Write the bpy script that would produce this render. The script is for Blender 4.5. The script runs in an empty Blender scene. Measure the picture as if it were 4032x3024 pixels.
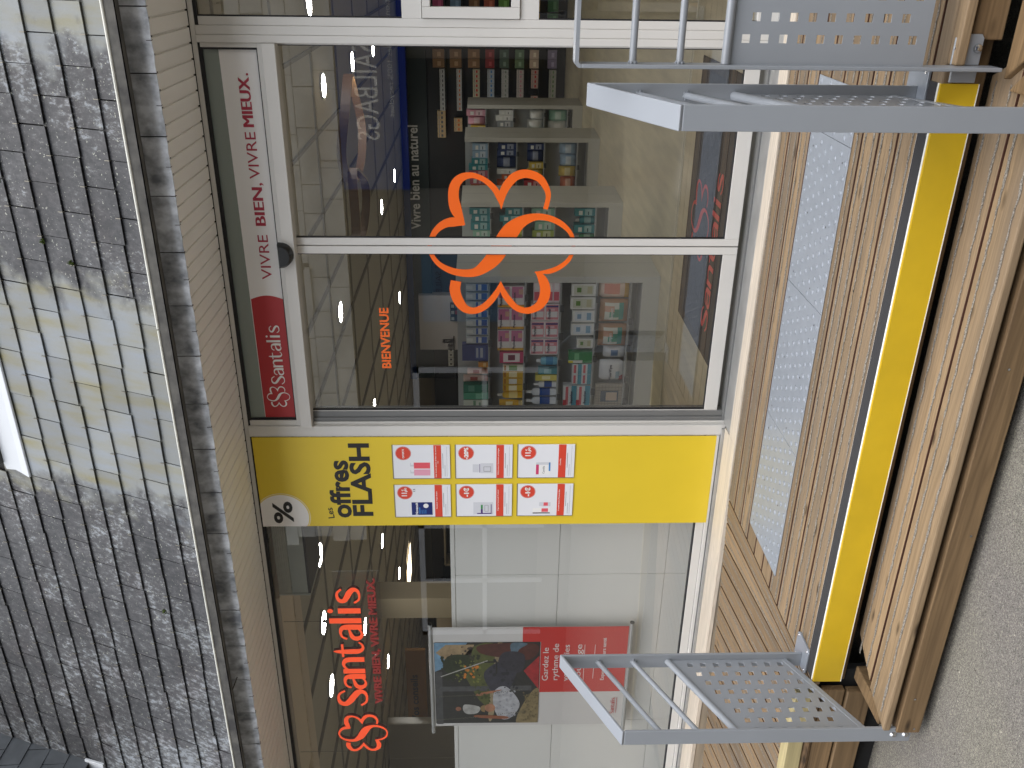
import bpy, bmesh, math, random
from mathutils import Vector, Matrix
random.seed(7)
R = math.radians
scene = bpy.context.scene
COL = scene.collection

# ------------------------------------------------------------------ camera
cam_d = bpy.data.cameras.new("camera")
cam = bpy.data.objects.new("camera", cam_d)
COL.objects.link(cam)
yaw, pitch, roll = -0.45601733, -0.03250719, 0.00175289
fwd = Vector((math.sin(yaw) * math.cos(pitch), math.cos(yaw) * math.cos(pitch), math.sin(pitch)))
rgt = Vector((math.cos(yaw), -math.sin(yaw), 0))
dwn = fwd.cross(rgt)
r2 = rgt * math.cos(roll) + dwn * math.sin(roll)
d2 = -rgt * math.sin(roll) + dwn * math.cos(roll)
# the photograph is stored lying on its side: picture right = world down, picture up = world right
m3 = Matrix((d2, r2, -fwd)).transposed()
cam.matrix_world = Matrix.Translation((0, -4.0, 1.244)) @ m3.to_4x4()
cam_d.sensor_width = 36.0
cam_d.lens = 36.0 * 3511.56 / 4032.0
cam_d.clip_start = 0.05
cam_d.clip_end = 600
scene.camera = cam

# ------------------------------------------------------------------ world and sun (overcast day)
SUN_EL, SUN_AZ = 66, 150
w = bpy.data.worlds.new("World")
scene.world = w
w.use_nodes = True
nt = w.node_tree
nt.nodes.clear()
sky = nt.nodes.new("ShaderNodeTexSky")
sky.sky_type = 'NISHITA'
sky.sun_disc = False
sky.sun_elevation = R(SUN_EL)
sky.sun_rotation = R(SUN_AZ)
sky.air_density = 1.0
sky.dust_density = 3.0
sky.ozone_density = 1.0
hs = nt.nodes.new("ShaderNodeHueSaturation")
hs.inputs['Saturation'].default_value = 0.45
bg = nt.nodes.new("ShaderNodeBackground")
bg.inputs['Strength'].default_value = 0.15
wo = nt.nodes.new("ShaderNodeOutputWorld")
nt.links.new(sky.outputs[0], hs.inputs['Color'])
nt.links.new(hs.outputs[0], bg.inputs['Color'])
nt.links.new(bg.outputs[0], wo.inputs['Surface'])
sun_d = bpy.data.lights.new("sun", 'SUN')
sun_d.energy = 1.5
sun_d.angle = R(130)
sun_d.color = (1.0, 0.99, 0.975)
sun = bpy.data.objects.new("sun", sun_d)
COL.objects.link(sun)
# direction towards the sun: azimuth measured like the sky texture's rotation
az = R(SUN_AZ)
sd = Vector((math.sin(az) * math.cos(R(SUN_EL)), math.cos(az) * math.cos(R(SUN_EL)), math.sin(R(SUN_EL))))
sun.rotation_euler = sd.to_track_quat('Z', 'Y').to_euler()
sun.location = (0, -10, 12)
scene.view_settings.view_transform = 'Standard'
scene.view_settings.look = 'None'
scene.view_settings.gamma = 1
scene.view_settings.use_curve_mapping = False
scene.view_settings.exposure = 0.9
scene.render.engine = 'CYCLES'
scene.cycles.use_denoising = True
scene.cycles.max_bounces = 8
scene.cycles.diffuse_bounces = 4
scene.cycles.glossy_bounces = 4
scene.cycles.transparent_max_bounces = 16
scene.cycles.sample_clamp_indirect = 4.0
scene.cycles.caustics_reflective = False
scene.cycles.caustics_refractive = False

# ------------------------------------------------------------------ helpers
class MB:
    def __init__(s):
        s.v = []; s.f = []; s.m = []
    def add(s, vs, fs, mi=0):
        o = len(s.v)
        s.v += [tuple(p) for p in vs]
        for f in fs:
            s.f.append(tuple(i + o for i in f)); s.m.append(mi)
        return s
    def box(s, x0, x1, y0, y1, z0, z1, mi=0):
        vs = [(x0, y0, z0), (x1, y0, z0), (x1, y1, z0), (x0, y1, z0), (x0, y0, z1), (x1, y0, z1), (x1, y1, z1), (x0, y1, z1)]
        return s.add(vs, [(0, 3, 2, 1), (4, 5, 6, 7), (0, 1, 5, 4), (1, 2, 6, 5), (2, 3, 7, 6), (3, 0, 4, 7)], mi)
    def quad(s, a, b, c, d, mi=0):
        return s.add([a, b, c, d], [(0, 1, 2, 3)], mi)
    def rod(s, a, b, r, n=10, mi=0, r1=None):
        a = Vector(a); b = Vector(b); r1 = r if r1 is None else r1
        t = (b - a).normalized()
        u = t.orthogonal().normalized(); v = t.cross(u)
        vs = []
        for p, rr in ((a, r), (b, r1)):
            for i in range(n):
                an = 2 * math.pi * i / n
                vs.append(p + u * rr * math.cos(an) + v * rr * math.sin(an))
        fs = [(i, (i + 1) % n, n + (i + 1) % n, n + i) for i in range(n)]
        fs += [tuple(range(n - 1, -1, -1)), tuple(range(n, 2 * n))]
        return s.add(vs, fs, mi)
    def disc(s, c, r, axis='y', n=24, mi=0, sx=1.0):
        vs = []
        for i in range(n):
            a = 2 * math.pi * i / n
            if axis == 'y': vs.append((c[0] + r * sx * math.cos(a), c[1], c[2] + r * math.sin(a)))
            else: vs.append((c[0] + r * sx * math.cos(a), c[1] + r * math.sin(a), c[2]))
        return s.add(vs, [tuple(range(n))], mi)
    def lathe(s, c, prof, n=14, mi=0, sy=1.0):
        vs = []
        for r, z in prof:
            for i in range(n):
                a = 2 * math.pi * i / n
                vs.append((c[0] + r * math.cos(a), c[1] + r * sy * math.sin(a), c[2] + z))
        fs = []
        for k in range(len(prof) - 1):
            for i in range(n):
                fs.append((k * n + i, k * n + (i + 1) % n, (k + 1) * n + (i + 1) % n, (k + 1) * n + i))
        fs.append(tuple(range(n - 1, -1, -1)))
        fs.append(tuple((len(prof) - 1) * n + i for i in range(n)))
        return s.add(vs, fs, mi)
    def beam(s, a, b, w, h, up=(0, 0, 1), mi=0):
        """bar of section w (across) x h (along up) from a to b"""
        a = Vector(a); b = Vector(b); t = (b - a).normalized(); up = Vector(up)
        sd_ = t.cross(up).normalized(); u = sd_.cross(t)
        vs = []
        for p in (a, b):
            for q1, q2 in ((-1, -1), (1, -1), (1, 1), (-1, 1)):
                vs.append(p + sd_ * q1 * w / 2 + u * q2 * h / 2)
        return s.add(vs, [(0, 1, 2, 3), (7, 6, 5, 4), (0, 4, 5, 1), (1, 5, 6, 2), (2, 6, 7, 3), (3, 7, 4, 0)], mi)
    def mesh(s, name, mats):
        me = bpy.data.meshes.new(name)
        me.from_pydata(s.v, [], s.f)
        for m in (mats if isinstance(mats, (list, tuple)) else [mats]):
            me.materials.append(m)
        me.polygons.foreach_set('material_index', s.m)
        bm = bmesh.new(); bm.from_mesh(me)
        bmesh.ops.recalc_face_normals(bm, faces=bm.faces)
        bm.to_mesh(me); bm.free()
        me.update()
        return me
    def build(s, name, mats, parent=None, bevel=0, seg=1, smooth=False):
        o = bpy.data.objects.new(name, s.mesh(name, mats))
        COL.objects.link(o)
        if parent: o.parent = parent
        if bevel:
            b = o.modifiers.new("bevel", 'BEVEL'); b.width = bevel; b.segments = seg; b.limit_method = 'ANGLE'; b.angle_limit = R(40)
        if smooth: smooth_it(o.data)
        return o

def smooth_it(me, ang=40):
    me.polygons.foreach_set('use_smooth', [True] * len(me.polygons))
    try: me.set_sharp_from_angle(angle=R(ang))
    except Exception: pass

def tag(o, label=None, cat=None, group=None, kind=None):
    if label: o['label'] = label
    if cat: o['category'] = cat
    if group: o['group'] = group
    if kind: o['kind'] = kind
    return o

def empty(name, loc=(0, 0, 0), label=None, cat=None, group=None, kind=None):
    o = bpy.data.objects.new(name, None)
    o.location = loc
    o.empty_display_size = .1
    COL.objects.link(o)
    return tag(o, label, cat, group, kind)

def inst(name, me, parent=None, loc=(0, 0, 0), rot=(0, 0, 0)):
    o = bpy.data.objects.new(name, me)
    COL.objects.link(o)
    if parent: o.parent = parent
    o.location = loc
    o.rotation_euler = rot
    return o

def reloc(o, loc):
    """move the object's origin to loc, keeping its shape where it is"""
    o.data.transform(Matrix.Translation(-Vector(loc))); o.location = loc
    return o

# ------------------------------------------------------------------ materials
def newmat(name):
    m = bpy.data.materials.new(name)
    m.use_nodes = True
    n = m.node_tree
    b = n.nodes['Principled BSDF']
    return m, n, b

def c4(c): return (c[0], c[1], c[2], 1)

def srgb(r, g, b):
    def f(x):
        x /= 255.0
        return x / 12.92 if x <= .04045 else ((x + .055) / 1.055) ** 2.4
    return (f(r), f(g), f(b))

def mat(name, col, rough=.5, metal=0, var=0.0, vscale=8.0, bump=0.0, bscale=60.0, stretch=(1, 1, 1), spec=.5, col2=None, world=True, wear=None):
    m, n, b = newmat(name)
    b.inputs['Roughness'].default_value = rough
    b.inputs['Metallic'].default_value = metal
    b.inputs['Specular IOR Level'].default_value = spec
    b.inputs['Base Color'].default_value = c4(col)
    geo = n.nodes.new('ShaderNodeNewGeometry'); tc = n.nodes.new('ShaderNodeTexCoord')
    mp = n.nodes.new('ShaderNodeMapping'); mp.inputs['Scale'].default_value = stretch
    n.links.new(geo.outputs['Position'] if world else tc.outputs['Object'], mp.inputs[0])
    if var:
        nz = n.nodes.new('ShaderNodeTexNoise'); nz.inputs['Scale'].default_value = vscale; nz.inputs['Detail'].default_value = 6
        rp = n.nodes.new('ShaderNodeValToRGB')
        lo = col2 if col2 else tuple(c * (1 - var) for c in col)
        hi = tuple(min(1, c * (1 + var * .5)) for c in col) if not col2 else col
        rp.color_ramp.elements[0].position = .33; rp.color_ramp.elements[1].position = .67
        rp.color_ramp.elements[0].color = c4(lo); rp.color_ramp.elements[1].color = c4(hi)
        n.links.new(mp.outputs[0], nz.inputs['Vector']); n.links.new(nz.outputs[0], rp.inputs[0]); n.links.new(rp.outputs[0], b.inputs['Base Color'])
    if bump:
        nb = n.nodes.new('ShaderNodeTexNoise'); nb.inputs['Scale'].default_value = bscale; nb.inputs['Detail'].default_value = 4
        bp = n.nodes.new('ShaderNodeBump'); bp.inputs['Strength'].default_value = bump; bp.inputs['Distance'].default_value = .002
        n.links.new(mp.outputs[0], nb.inputs['Vector']); n.links.new(nb.outputs[0], bp.inputs['Height']); n.links.new(bp.outputs[0], b.inputs['Normal'])
    return m

def emit(name, col, s):
    m, n, b = newmat(name)
    b.inputs['Base Color'].default_value = c4(col)
    b.inputs['Emission Color'].default_value = c4(col); b.inputs['Emission Strength'].default_value = s
    return m

def glassmat(name, tint=(.92, .95, .93), boost=1.0, rough=0.0):
    """thin pane: clear, with the same Schlick reflection from both sides (boost = number of reflecting faces)"""
    m = bpy.data.materials.new(name); m.use_nodes = True; n = m.node_tree; n.nodes.clear(); L = n.links.new
    out = n.nodes.new('ShaderNodeOutputMaterial'); mx = n.nodes.new('ShaderNodeMixShader')
    tr = n.nodes.new('ShaderNodeBsdfTransparent'); gl = n.nodes.new('ShaderNodeBsdfGlossy'); geo = n.nodes.new('ShaderNodeNewGeometry')
    dt = n.nodes.new('ShaderNodeVectorMath'); dt.operation = 'DOT_PRODUCT'; L(geo.outputs['Incoming'], dt.inputs[0]); L(geo.outputs['Normal'], dt.inputs[1])
    def mth(op, a, v=None, clamp=False):
        k = n.nodes.new('ShaderNodeMath'); k.operation = op; k.use_clamp = clamp
        if isinstance(a, (int, float)): k.inputs[0].default_value = a
        else: L(a, k.inputs[0])
        if v is not None:
            if isinstance(v, (int, float)): k.inputs[1].default_value = v
            else: L(v, k.inputs[1])
        return k.outputs[0]
    c = mth('ABSOLUTE', dt.outputs['Value']); om = mth('SUBTRACT', 1.0, c, True); p5 = mth('POWER', om, 5.0)
    f = mth('MULTIPLY', mth('ADD', mth('MULTIPLY', p5, .957), .043), boost, True)
    tr.inputs['Color'].default_value = c4(tint); gl.inputs['Roughness'].default_value = rough
    L(f, mx.inputs[0]); L(tr.outputs[0], mx.inputs[1]); L(gl.outputs[0], mx.inputs[2]); L(mx.outputs[0], out.inputs[0])
    return m

def woodmat(name, base, dark, axis='x', grey=None, rough=.62, knots=True, gs=1.0, ring=.9):
    """planks: long grain along axis, growth-ring bands, knots, per-plank tone"""
    m, n, b = newmat(name)
    L = n.links.new
    geo = n.nodes.new('ShaderNodeNewGeometry'); oi = n.nodes.new('ShaderNodeObjectInfo')
    off = n.nodes.new('ShaderNodeVectorMath'); off.operation = 'MULTIPLY_ADD'
    cmb = n.nodes.new('ShaderNodeCombineXYZ')
    for i in range(3): L(oi.outputs['Random'], cmb.inputs[i])
    off.inputs[1].default_value = (37, 23, 11); L(cmb.outputs[0], off.inputs[0]); L(geo.outputs['Position'], off.inputs[2])
    mp = n.nodes.new('ShaderNodeMapping'); L(off.outputs[0], mp.inputs[0])
    k = {'x': (.9, 16, 16), 'y': (16, .9, 16), 'z': (16, 16, .9)}[axis]
    mp.inputs['Scale'].default_value = tuple(q * gs for q in k)
    n1 = n.nodes.new('ShaderNodeTexNoise'); n1.inputs['Scale'].default_value = 1.0; n1.inputs['Detail'].default_value = 3; n1.inputs['Distortion'].default_value = .9
    L(mp.outputs[0], n1.inputs['Vector'])
    mul = n.nodes.new('ShaderNodeMath'); mul.operation = 'MULTIPLY'; mul.inputs[1].default_value = 9.0; L(n1.outputs[0], mul.inputs[0])
    fr = n.nodes.new('ShaderNodeMath'); fr.operation = 'PINGPONG'; fr.inputs[1].default_value = .5; L(mul.outputs[0], fr.inputs[0])
    rp = n.nodes.new('ShaderNodeValToRGB'); L(fr.outputs[0], rp.inputs[0])
    rp.color_ramp.elements[0].position = .05; rp.color_ramp.elements[0].color = c4(tuple(q * ring for q in base))
    rp.color_ramp.elements[1].position = .5; rp.color_ramp.elements[1].color = c4(tuple(min(1, q * 1.06) for q in base))
    # fine fibres
    mp2 = n.nodes.new('ShaderNodeMapping'); L(off.outputs[0], mp2.inputs[0]); mp2.inputs['Scale'].default_value = tuple((q * 8 if q > 5 else q * 4) for q in k)
    n2 = n.nodes.new('ShaderNodeTexNoise'); n2.inputs['Scale'].default_value = 1.0; n2.inputs['Detail'].default_value = 5; L(mp2.outputs[0], n2.inputs['Vector'])
    mr = n.nodes.new('ShaderNodeMapRange'); mr.inputs['From Min'].default_value = .3; mr.inputs['From Max'].default_value = .7; mr.inputs['To Min'].default_value = .88; mr.inputs['To Max'].default_value = 1.08; L(n2.outputs[0], mr.inputs[0])
    mx1 = n.nodes.new('ShaderNodeVectorMath'); mx1.operation = 'SCALE'; L(rp.outputs[0], mx1.inputs[0]); L(mr.outputs[0], mx1.inputs['Scale'])
    # broad patches of greying / dark
    n3 = n.nodes.new('ShaderNodeTexNoise'); n3.inputs['Scale'].default_value = .55; n3.inputs['Detail'].default_value = 4; L(mp.outputs[0], n3.inputs['Vector'])
    r3 = n.nodes.new('ShaderNodeMapRange'); r3.inputs['From Min'].default_value = .48; r3.inputs['From Max'].default_value = .72; r3.inputs['To Max'].default_value = .75; L(n3.outputs[0], r3.inputs[0])
    mx2 = n.nodes.new('ShaderNodeMix'); mx2.data_type = 'RGBA'; L(r3.outputs[0], mx2.inputs['Factor']); L(mx1.outputs[0], mx2.inputs[6]); mx2.inputs[7].default_value = c4(grey or dark)
    last = mx2.outputs[2]
    if knots:
        mp4 = n.nodes.new('ShaderNodeMapping'); L(off.outputs[0], mp4.inputs[0]); mp4.inputs['Scale'].default_value = {'x': (3.2, 10, 10), 'y': (10, 3.2, 10), 'z': (10, 10, 3.2)}[axis]
        vo = n.nodes.new('ShaderNodeTexVoronoi'); vo.inputs['Scale'].default_value = 1.0; L(mp4.outputs[0], vo.inputs['Vector'])
        kr = n.nodes.new('ShaderNodeMapRange'); kr.inputs['From Min'].default_value = .05; kr.inputs['From Max'].default_value = .13; kr.inputs['To Min'].default_value = .85; kr.inputs['To Max'].default_value = 0; L(vo.outputs['Distance'], kr.inputs[0])
        mx3 = n.nodes.new('ShaderNodeMix'); mx3.data_type = 'RGBA'; L(kr.outputs[0], mx3.inputs['Factor']); L(last, mx3.inputs[6]); mx3.inputs[7].default_value = c4(tuple(q * .35 for q in dark))
        last = mx3.outputs[2]
    # per-plank tone
    pr = n.nodes.new('ShaderNodeMapRange'); pr.inputs['To Min'].default_value = .8; pr.inputs['To Max'].default_value = 1.16; L(oi.outputs['Random'], pr.inputs[0])
    mx4 = n.nodes.new('ShaderNodeVectorMath'); mx4.operation = 'SCALE'; L(last, mx4.inputs[0]); L(pr.outputs[0], mx4.inputs['Scale'])
    L(mx4.outputs[0], b.inputs['Base Color'])
    b.inputs['Roughness'].default_value = rough; b.inputs['Specular IOR Level'].default_value = .3
    bp = n.nodes.new('ShaderNodeBump'); bp.inputs['Strength'].default_value = .5; bp.inputs['Distance'].default_value = .0015; L(n2.outputs[0], bp.inputs['Height']); L(bp.outputs[0], b.inputs['Normal'])
    return m

ALU = mat('aluminium_frame', srgb(208, 206, 201), .42, var=.04, vscale=3, bump=.05, bscale=300)
ALU_D = mat('aluminium_dark_track', srgb(112, 113, 112), .4, var=.05, vscale=6)
SILL = mat('sill_metal', srgb(168, 168, 166), .28, metal=.35, var=.12, vscale=9)
GASK = mat('rubber_gasket', (.008, .008, .01), .6)
BLACKP = mat('black_plastic', (.006, .007, .008), .25)
SOFF = mat('soffit_pvc', srgb(238, 237, 232), .5, var=.05, vscale=1.3)
GLASS = glassmat('window_glass', (.96, .97, .96), 4.6)
HANDR = mat('grey_paint', srgb(141, 146, 152), .3, var=.03, vscale=5, bump=.04, bscale=500, spec=.7)
GALV = mat('galvanised_plate', srgb(150, 157, 166), .38, metal=.25, var=.06, vscale=18, bump=.1, bscale=120)
STEEL = mat('stainless_bolt', (.6, .6, .6), .2, metal=1)
YEL = mat('yellow_print', srgb(222, 194, 50), .38, var=.02, vscale=5)
YELS = mat('yellow_riser_film', srgb(214, 180, 36), .32, var=.07, vscale=7, bump=.08, bscale=40)
BLK = mat('black_print', srgb(28, 26, 24), .45)
WHT = mat('white_print', srgb(232, 232, 230), .4)
WHTT = mat('white_edge', srgb(240, 240, 236), .4)
GRIPB = mat('black_grip_tape', srgb(52, 52, 54), .85, bump=.6, bscale=900)
CREAM = mat('cream_ring', srgb(228, 216, 170), .45)
RED = mat('red_print', srgb(176, 44, 48), .42)
REDC = mat('card_red', srgb(210, 70, 50), .4)
REDT = mat('crimson_lettering', srgb(164, 34, 56), .42)
ORG = mat('orange_film', srgb(243, 104, 22), .4)
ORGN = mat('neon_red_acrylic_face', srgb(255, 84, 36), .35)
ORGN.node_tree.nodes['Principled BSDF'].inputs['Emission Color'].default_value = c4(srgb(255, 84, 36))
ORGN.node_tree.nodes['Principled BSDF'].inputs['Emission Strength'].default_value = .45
DRED = mat('dark_red_acrylic_edge', srgb(112, 22, 20), .25)
ACRYL = glassmat('clear_acrylic', (.95, .95, .95), 1.4)
ZINC = mat('dirty_zinc', srgb(92, 90, 84), .6, var=.55, vscale=14, bump=.5, bscale=60, col2=srgb(50, 48, 46))
ZLIP = mat('pale_zinc_lip', srgb(206, 206, 196), .45, var=.12, vscale=20)
ZWHT = mat('bright_zinc_flashing', srgb(196, 200, 204), .35, var=.05, vscale=3)
UNDER = mat('roof_underlay', (.012, .012, .012), .9)
PANELW = mat('white_display_panel', srgb(232, 232, 228), .45)
BOXG = mat('shutter_box', srgb(184, 192, 186), .5)
CEIL = mat('ceiling_tile', srgb(190, 185, 174), .9, var=.04, vscale=30)
GRID = mat('ceiling_grid', srgb(124, 118, 108), .6)
WALLI = mat('inner_wall', srgb(160, 152, 138), .8)
DKGREEN = mat('dark_green_unit', srgb(16, 38, 36), .5)
SHELFB = mat('black_shelving', srgb(16, 18, 20), .5)
SHELFW = mat('light_grey_shelving', srgb(196, 196, 190), .5)
SHELFD = mat('grey_back_panel', srgb(168, 170, 170), .55)
LAMP = emit('lamp_diffuser', (1, .97, .9), 45)
GRIT = mat('anti_slip_grit', srgb(160, 154, 144), .95, var=.6, vscale=220, bump=1, bscale=500, col2=srgb(84, 78, 70))

WOOD_X = woodmat('deck_wood', srgb(142, 121, 94), srgb(94, 76, 58), 'x', grey=srgb(108, 98, 86), ring=.84)
WOOD_Y = woodmat('ramp_wood', srgb(140, 117, 88), srgb(92, 74, 54), 'y', grey=srgb(108, 96, 82), ring=.86)
WOOD_F = woodmat('fascia_wood', srgb(134, 110, 80), srgb(84, 66, 48), 'x', ring=.74, gs=.7)
WOOD_T = woodmat('step_wood', srgb(142, 121, 94), srgb(94, 76, 58), 'x', grey=srgb(112, 100, 86), ring=.84, gs=.8)
WOOD_S = woodmat('groove_side_wood_shaded', srgb(82, 54, 42), srgb(52, 34, 28), 'x', knots=False)  # reddish-brown groove sides, darkened to paint in the shade of the gaps
WOOD_G = woodmat('green_treated_wood', srgb(196, 182, 136), srgb(150, 136, 92), 'x', knots=False)
PLYW = woodmat('pale_wood_sill', srgb(226, 214, 196), srgb(196, 178, 152), 'x', knots=False, grey=srgb(206, 194, 176))
PLYE = woodmat('weathered_wood_edge', srgb(176, 162, 142), srgb(120, 108, 90), 'x', knots=False)

def slatemat():
    m, n, b = newmat('slate'); L = n.links.new
    geo = n.nodes.new('ShaderNodeNewGeometry'); oi = n.nodes.new('ShaderNodeObjectInfo')
    sep = n.nodes.new('ShaderNodeSeparateXYZ'); L(geo.outputs['Position'], sep.inputs[0])
    # base slate tone + lichen patches
    n1 = n.nodes.new('ShaderNodeTexNoise'); n1.inputs['Scale'].default_value = 34; n1.inputs['Detail'].default_value = 10; n1.inputs['Roughness'].default_value = .74
    mps = n.nodes.new('ShaderNodeMapping'); mps.inputs['Scale'].default_value = (1.25, .7, .7); L(geo.outputs['Position'], mps.inputs[0]); L(mps.outputs[0], n1.inputs['Vector'])
    r1 = n.nodes.new('ShaderNodeValToRGB'); L(n1.outputs[0], r1.inputs[0])
    e = r1.color_ramp.elements
    e[0].position = .34; e[0].color = c4(srgb(46, 48, 50)); e[1].position = .63; e[1].color = c4(srgb(126, 131, 136))
    k = e.new(.52); k.color = c4(srgb(68, 68, 70)); k = e.new(.565); k.color = c4(srgb(88, 90, 90))
    # large scale more lichen towards the left end
    n2 = n.nodes.new('ShaderNodeTexNoise'); n2.inputs['Scale'].default_value = 3.2; n2.inputs['Detail'].default_value = 5; L(geo.outputs['Position'], n2.inputs['Vector'])
    r2_ = n.nodes.new('ShaderNodeMapRange'); r2_.inputs['From Min'].default_value = .35; r2_.inputs['From Max'].default_value = .7; r2_.inputs['To Min'].default_value = -.10; r2_.inputs['To Max'].default_value = .07; L(n2.outputs[0], r2_.inputs[0])
    xr = n.nodes.new('ShaderNodeMapRange'); xr.inputs['From Min'].default_value = -3.0; xr.inputs['From Max'].default_value = -4.4; xr.inputs['To Max'].default_value = .07; L(sep.outputs[0], xr.inputs[0])
    a1 = n.nodes.new('ShaderNodeMath'); L(n1.outputs[0], a1.inputs[0]); L(r2_.outputs[0], a1.inputs[1])
    a2 = n.nodes.new('ShaderNodeMath'); L(a1.outputs[0], a2.inputs[0]); L(xr.outputs[0], a2.inputs[1]); L(a2.outputs[0], r1.inputs[0])
    # crisp pale lichen specks
    n5 = n.nodes.new('ShaderNodeTexNoise'); n5.inputs['Scale'].default_value = 95; n5.inputs['Detail'].default_value = 3; L(geo.outputs['Position'], n5.inputs['Vector'])
    r5 = n.nodes.new('ShaderNodeMapRange'); r5.inputs['From Min'].default_value = .665; r5.inputs['From Max'].default_value = .69; L(n5.outputs[0], r5.inputs[0])
    mxs = n.nodes.new('ShaderNodeMix'); mxs.data_type = 'RGBA'; L(r5.outputs[0], mxs.inputs['Factor']); L(r1.outputs[0], mxs.inputs[6]); mxs.inputs[7].default_value = c4(srgb(146, 148, 138))
    # plum-brown tint patches
    n6 = n.nodes.new('ShaderNodeTexNoise'); n6.inputs['Scale'].default_value = 5; n6.inputs['Detail'].default_value = 3; L(geo.outputs['Position'], n6.inputs['Vector'])
    r6 = n.nodes.new('ShaderNodeMapRange'); r6.inputs['From Min'].default_value = .5; r6.inputs['From Max'].default_value = .68; r6.inputs['To Max'].default_value = .55; L(n6.outputs[0], r6.inputs[0])
    mx6 = n.nodes.new('ShaderNodeMix'); mx6.data_type = 'RGBA'; mx6.blend_type = 'MULTIPLY'; L(r6.outputs[0], mx6.inputs['Factor']); L(mxs.outputs[2], mx6.inputs[6]); mx6.inputs[7].default_value = (.82, .74, .74, 1)
    # clean strips below the zinc pieces: X in [-2.33,-1.3] and X > -.36, edges wobbling
    wob = n.nodes.new('ShaderNodeTexNoise'); wob.inputs['Scale'].default_value = 9; wob.inputs['Detail'].default_value = 5; L(geo.outputs['Position'], wob.inputs['Vector'])
    wo_ = n.nodes.new('ShaderNodeMapRange'); wo_.inputs['To Min'].default_value = -.26; wo_.inputs['To Max'].default_value = .26; L(wob.outputs[0], wo_.inputs[0])
    xs = n.nodes.new('ShaderNodeMath'); L(sep.outputs[0], xs.inputs[0]); L(wo_.outputs[0], xs.inputs[1])
    def band(lo, hi, soft=.07):
        a = n.nodes.new('ShaderNodeMapRange'); a.inputs['From Min'].default_value = lo - soft; a.inputs['From Max'].default_value = lo + soft; L(xs.outputs[0], a.inputs[0])
        c = n.nodes.new('ShaderNodeMapRange'); c.inputs['From Min'].default_value = hi + soft; c.inputs['From Max'].default_value = hi - soft; L(xs.outputs[0], c.inputs[0])
        mm = n.nodes.new('ShaderNodeMath'); mm.operation = 'MULTIPLY'; L(a.outputs[0], mm.inputs[0]); L(c.outputs[0], mm.inputs[1]); return mm
    b1 = band(-2.32, -1.3); b2 = band(-.36, 3)
    bs = n.nodes.new('ShaderNodeMath'); bs.operation = 'MAXIMUM'; L(b1.outputs[0], bs.inputs[0]); L(b2.outputs[0], bs.inputs[1])
    # clean colour: grey-blue with olive-yellow streaks running down
    mp = n.nodes.new('ShaderNodeMapping'); mp.inputs['Scale'].default_value = (14, 3, 3); L(geo.outputs['Position'], mp.inputs[0])
    n3 = n.nodes.new('ShaderNodeTexNoise'); n3.inputs['Scale'].default_value = 1; n3.inputs['Detail'].default_value = 6; L(mp.outputs[0], n3.inputs['Vector'])
    r3 = n.nodes.new('ShaderNodeValToRGB'); L(n3.outputs[0], r3.inputs[0])
    f = r3.color_ramp.elements
    f[0].position = .3; f[0].color = c4(srgb(118, 124, 130)); f[1].position = .72; f[1].color = c4(srgb(116, 112, 84)); k = f.new(.52); k.color = c4(srgb(118, 120, 115))
    mx = n.nodes.new('ShaderNodeMix'); mx.data_type = 'RGBA'; L(bs.outputs[0], mx.inputs['Factor']); L(mx6.outputs[2], mx.inputs[6]); L(r3.outputs[0], mx.inputs[7])
    pr = n.nodes.new('ShaderNodeMapRange'); pr.inputs['To Min'].default_value = .84; pr.inputs['To Max'].default_value = 1.12; L(oi.outputs['Random'], pr.inputs[0])
    sc = n.nodes.new('ShaderNodeVectorMath'); sc.operation = 'SCALE'; L(mx.outputs[2], sc.inputs[0]); L(pr.outputs[0], sc.inputs['Scale'])
    L(sc.outputs[0], b.inputs['Base Color'])
    b.inputs['Roughness'].default_value = .6; b.inputs['Specular IOR Level'].default_value = .4
    bp = n.nodes.new('ShaderNodeBump'); bp.inputs['Strength'].default_value = .45; bp.inputs['Distance'].default_value = .003; L(n1.outputs[0], bp.inputs['Height']); L(bp.outputs[0], b.inputs['Normal'])
    return m
SLATE = slatemat()
HOOK = mat('slate_hook_metal', srgb(120, 116, 106), .5, metal=.5)
FSLATE = mat('fascia_slate', srgb(232, 236, 242), .3, var=.5, vscale=17, stretch=(1, 1, .8), bump=.6, bscale=34, col2=srgb(126, 130, 136), spec=.8)
NSLATE = mat('new_slate', srgb(74, 78, 82), .5, var=.2, vscale=12, bump=.2)

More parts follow.
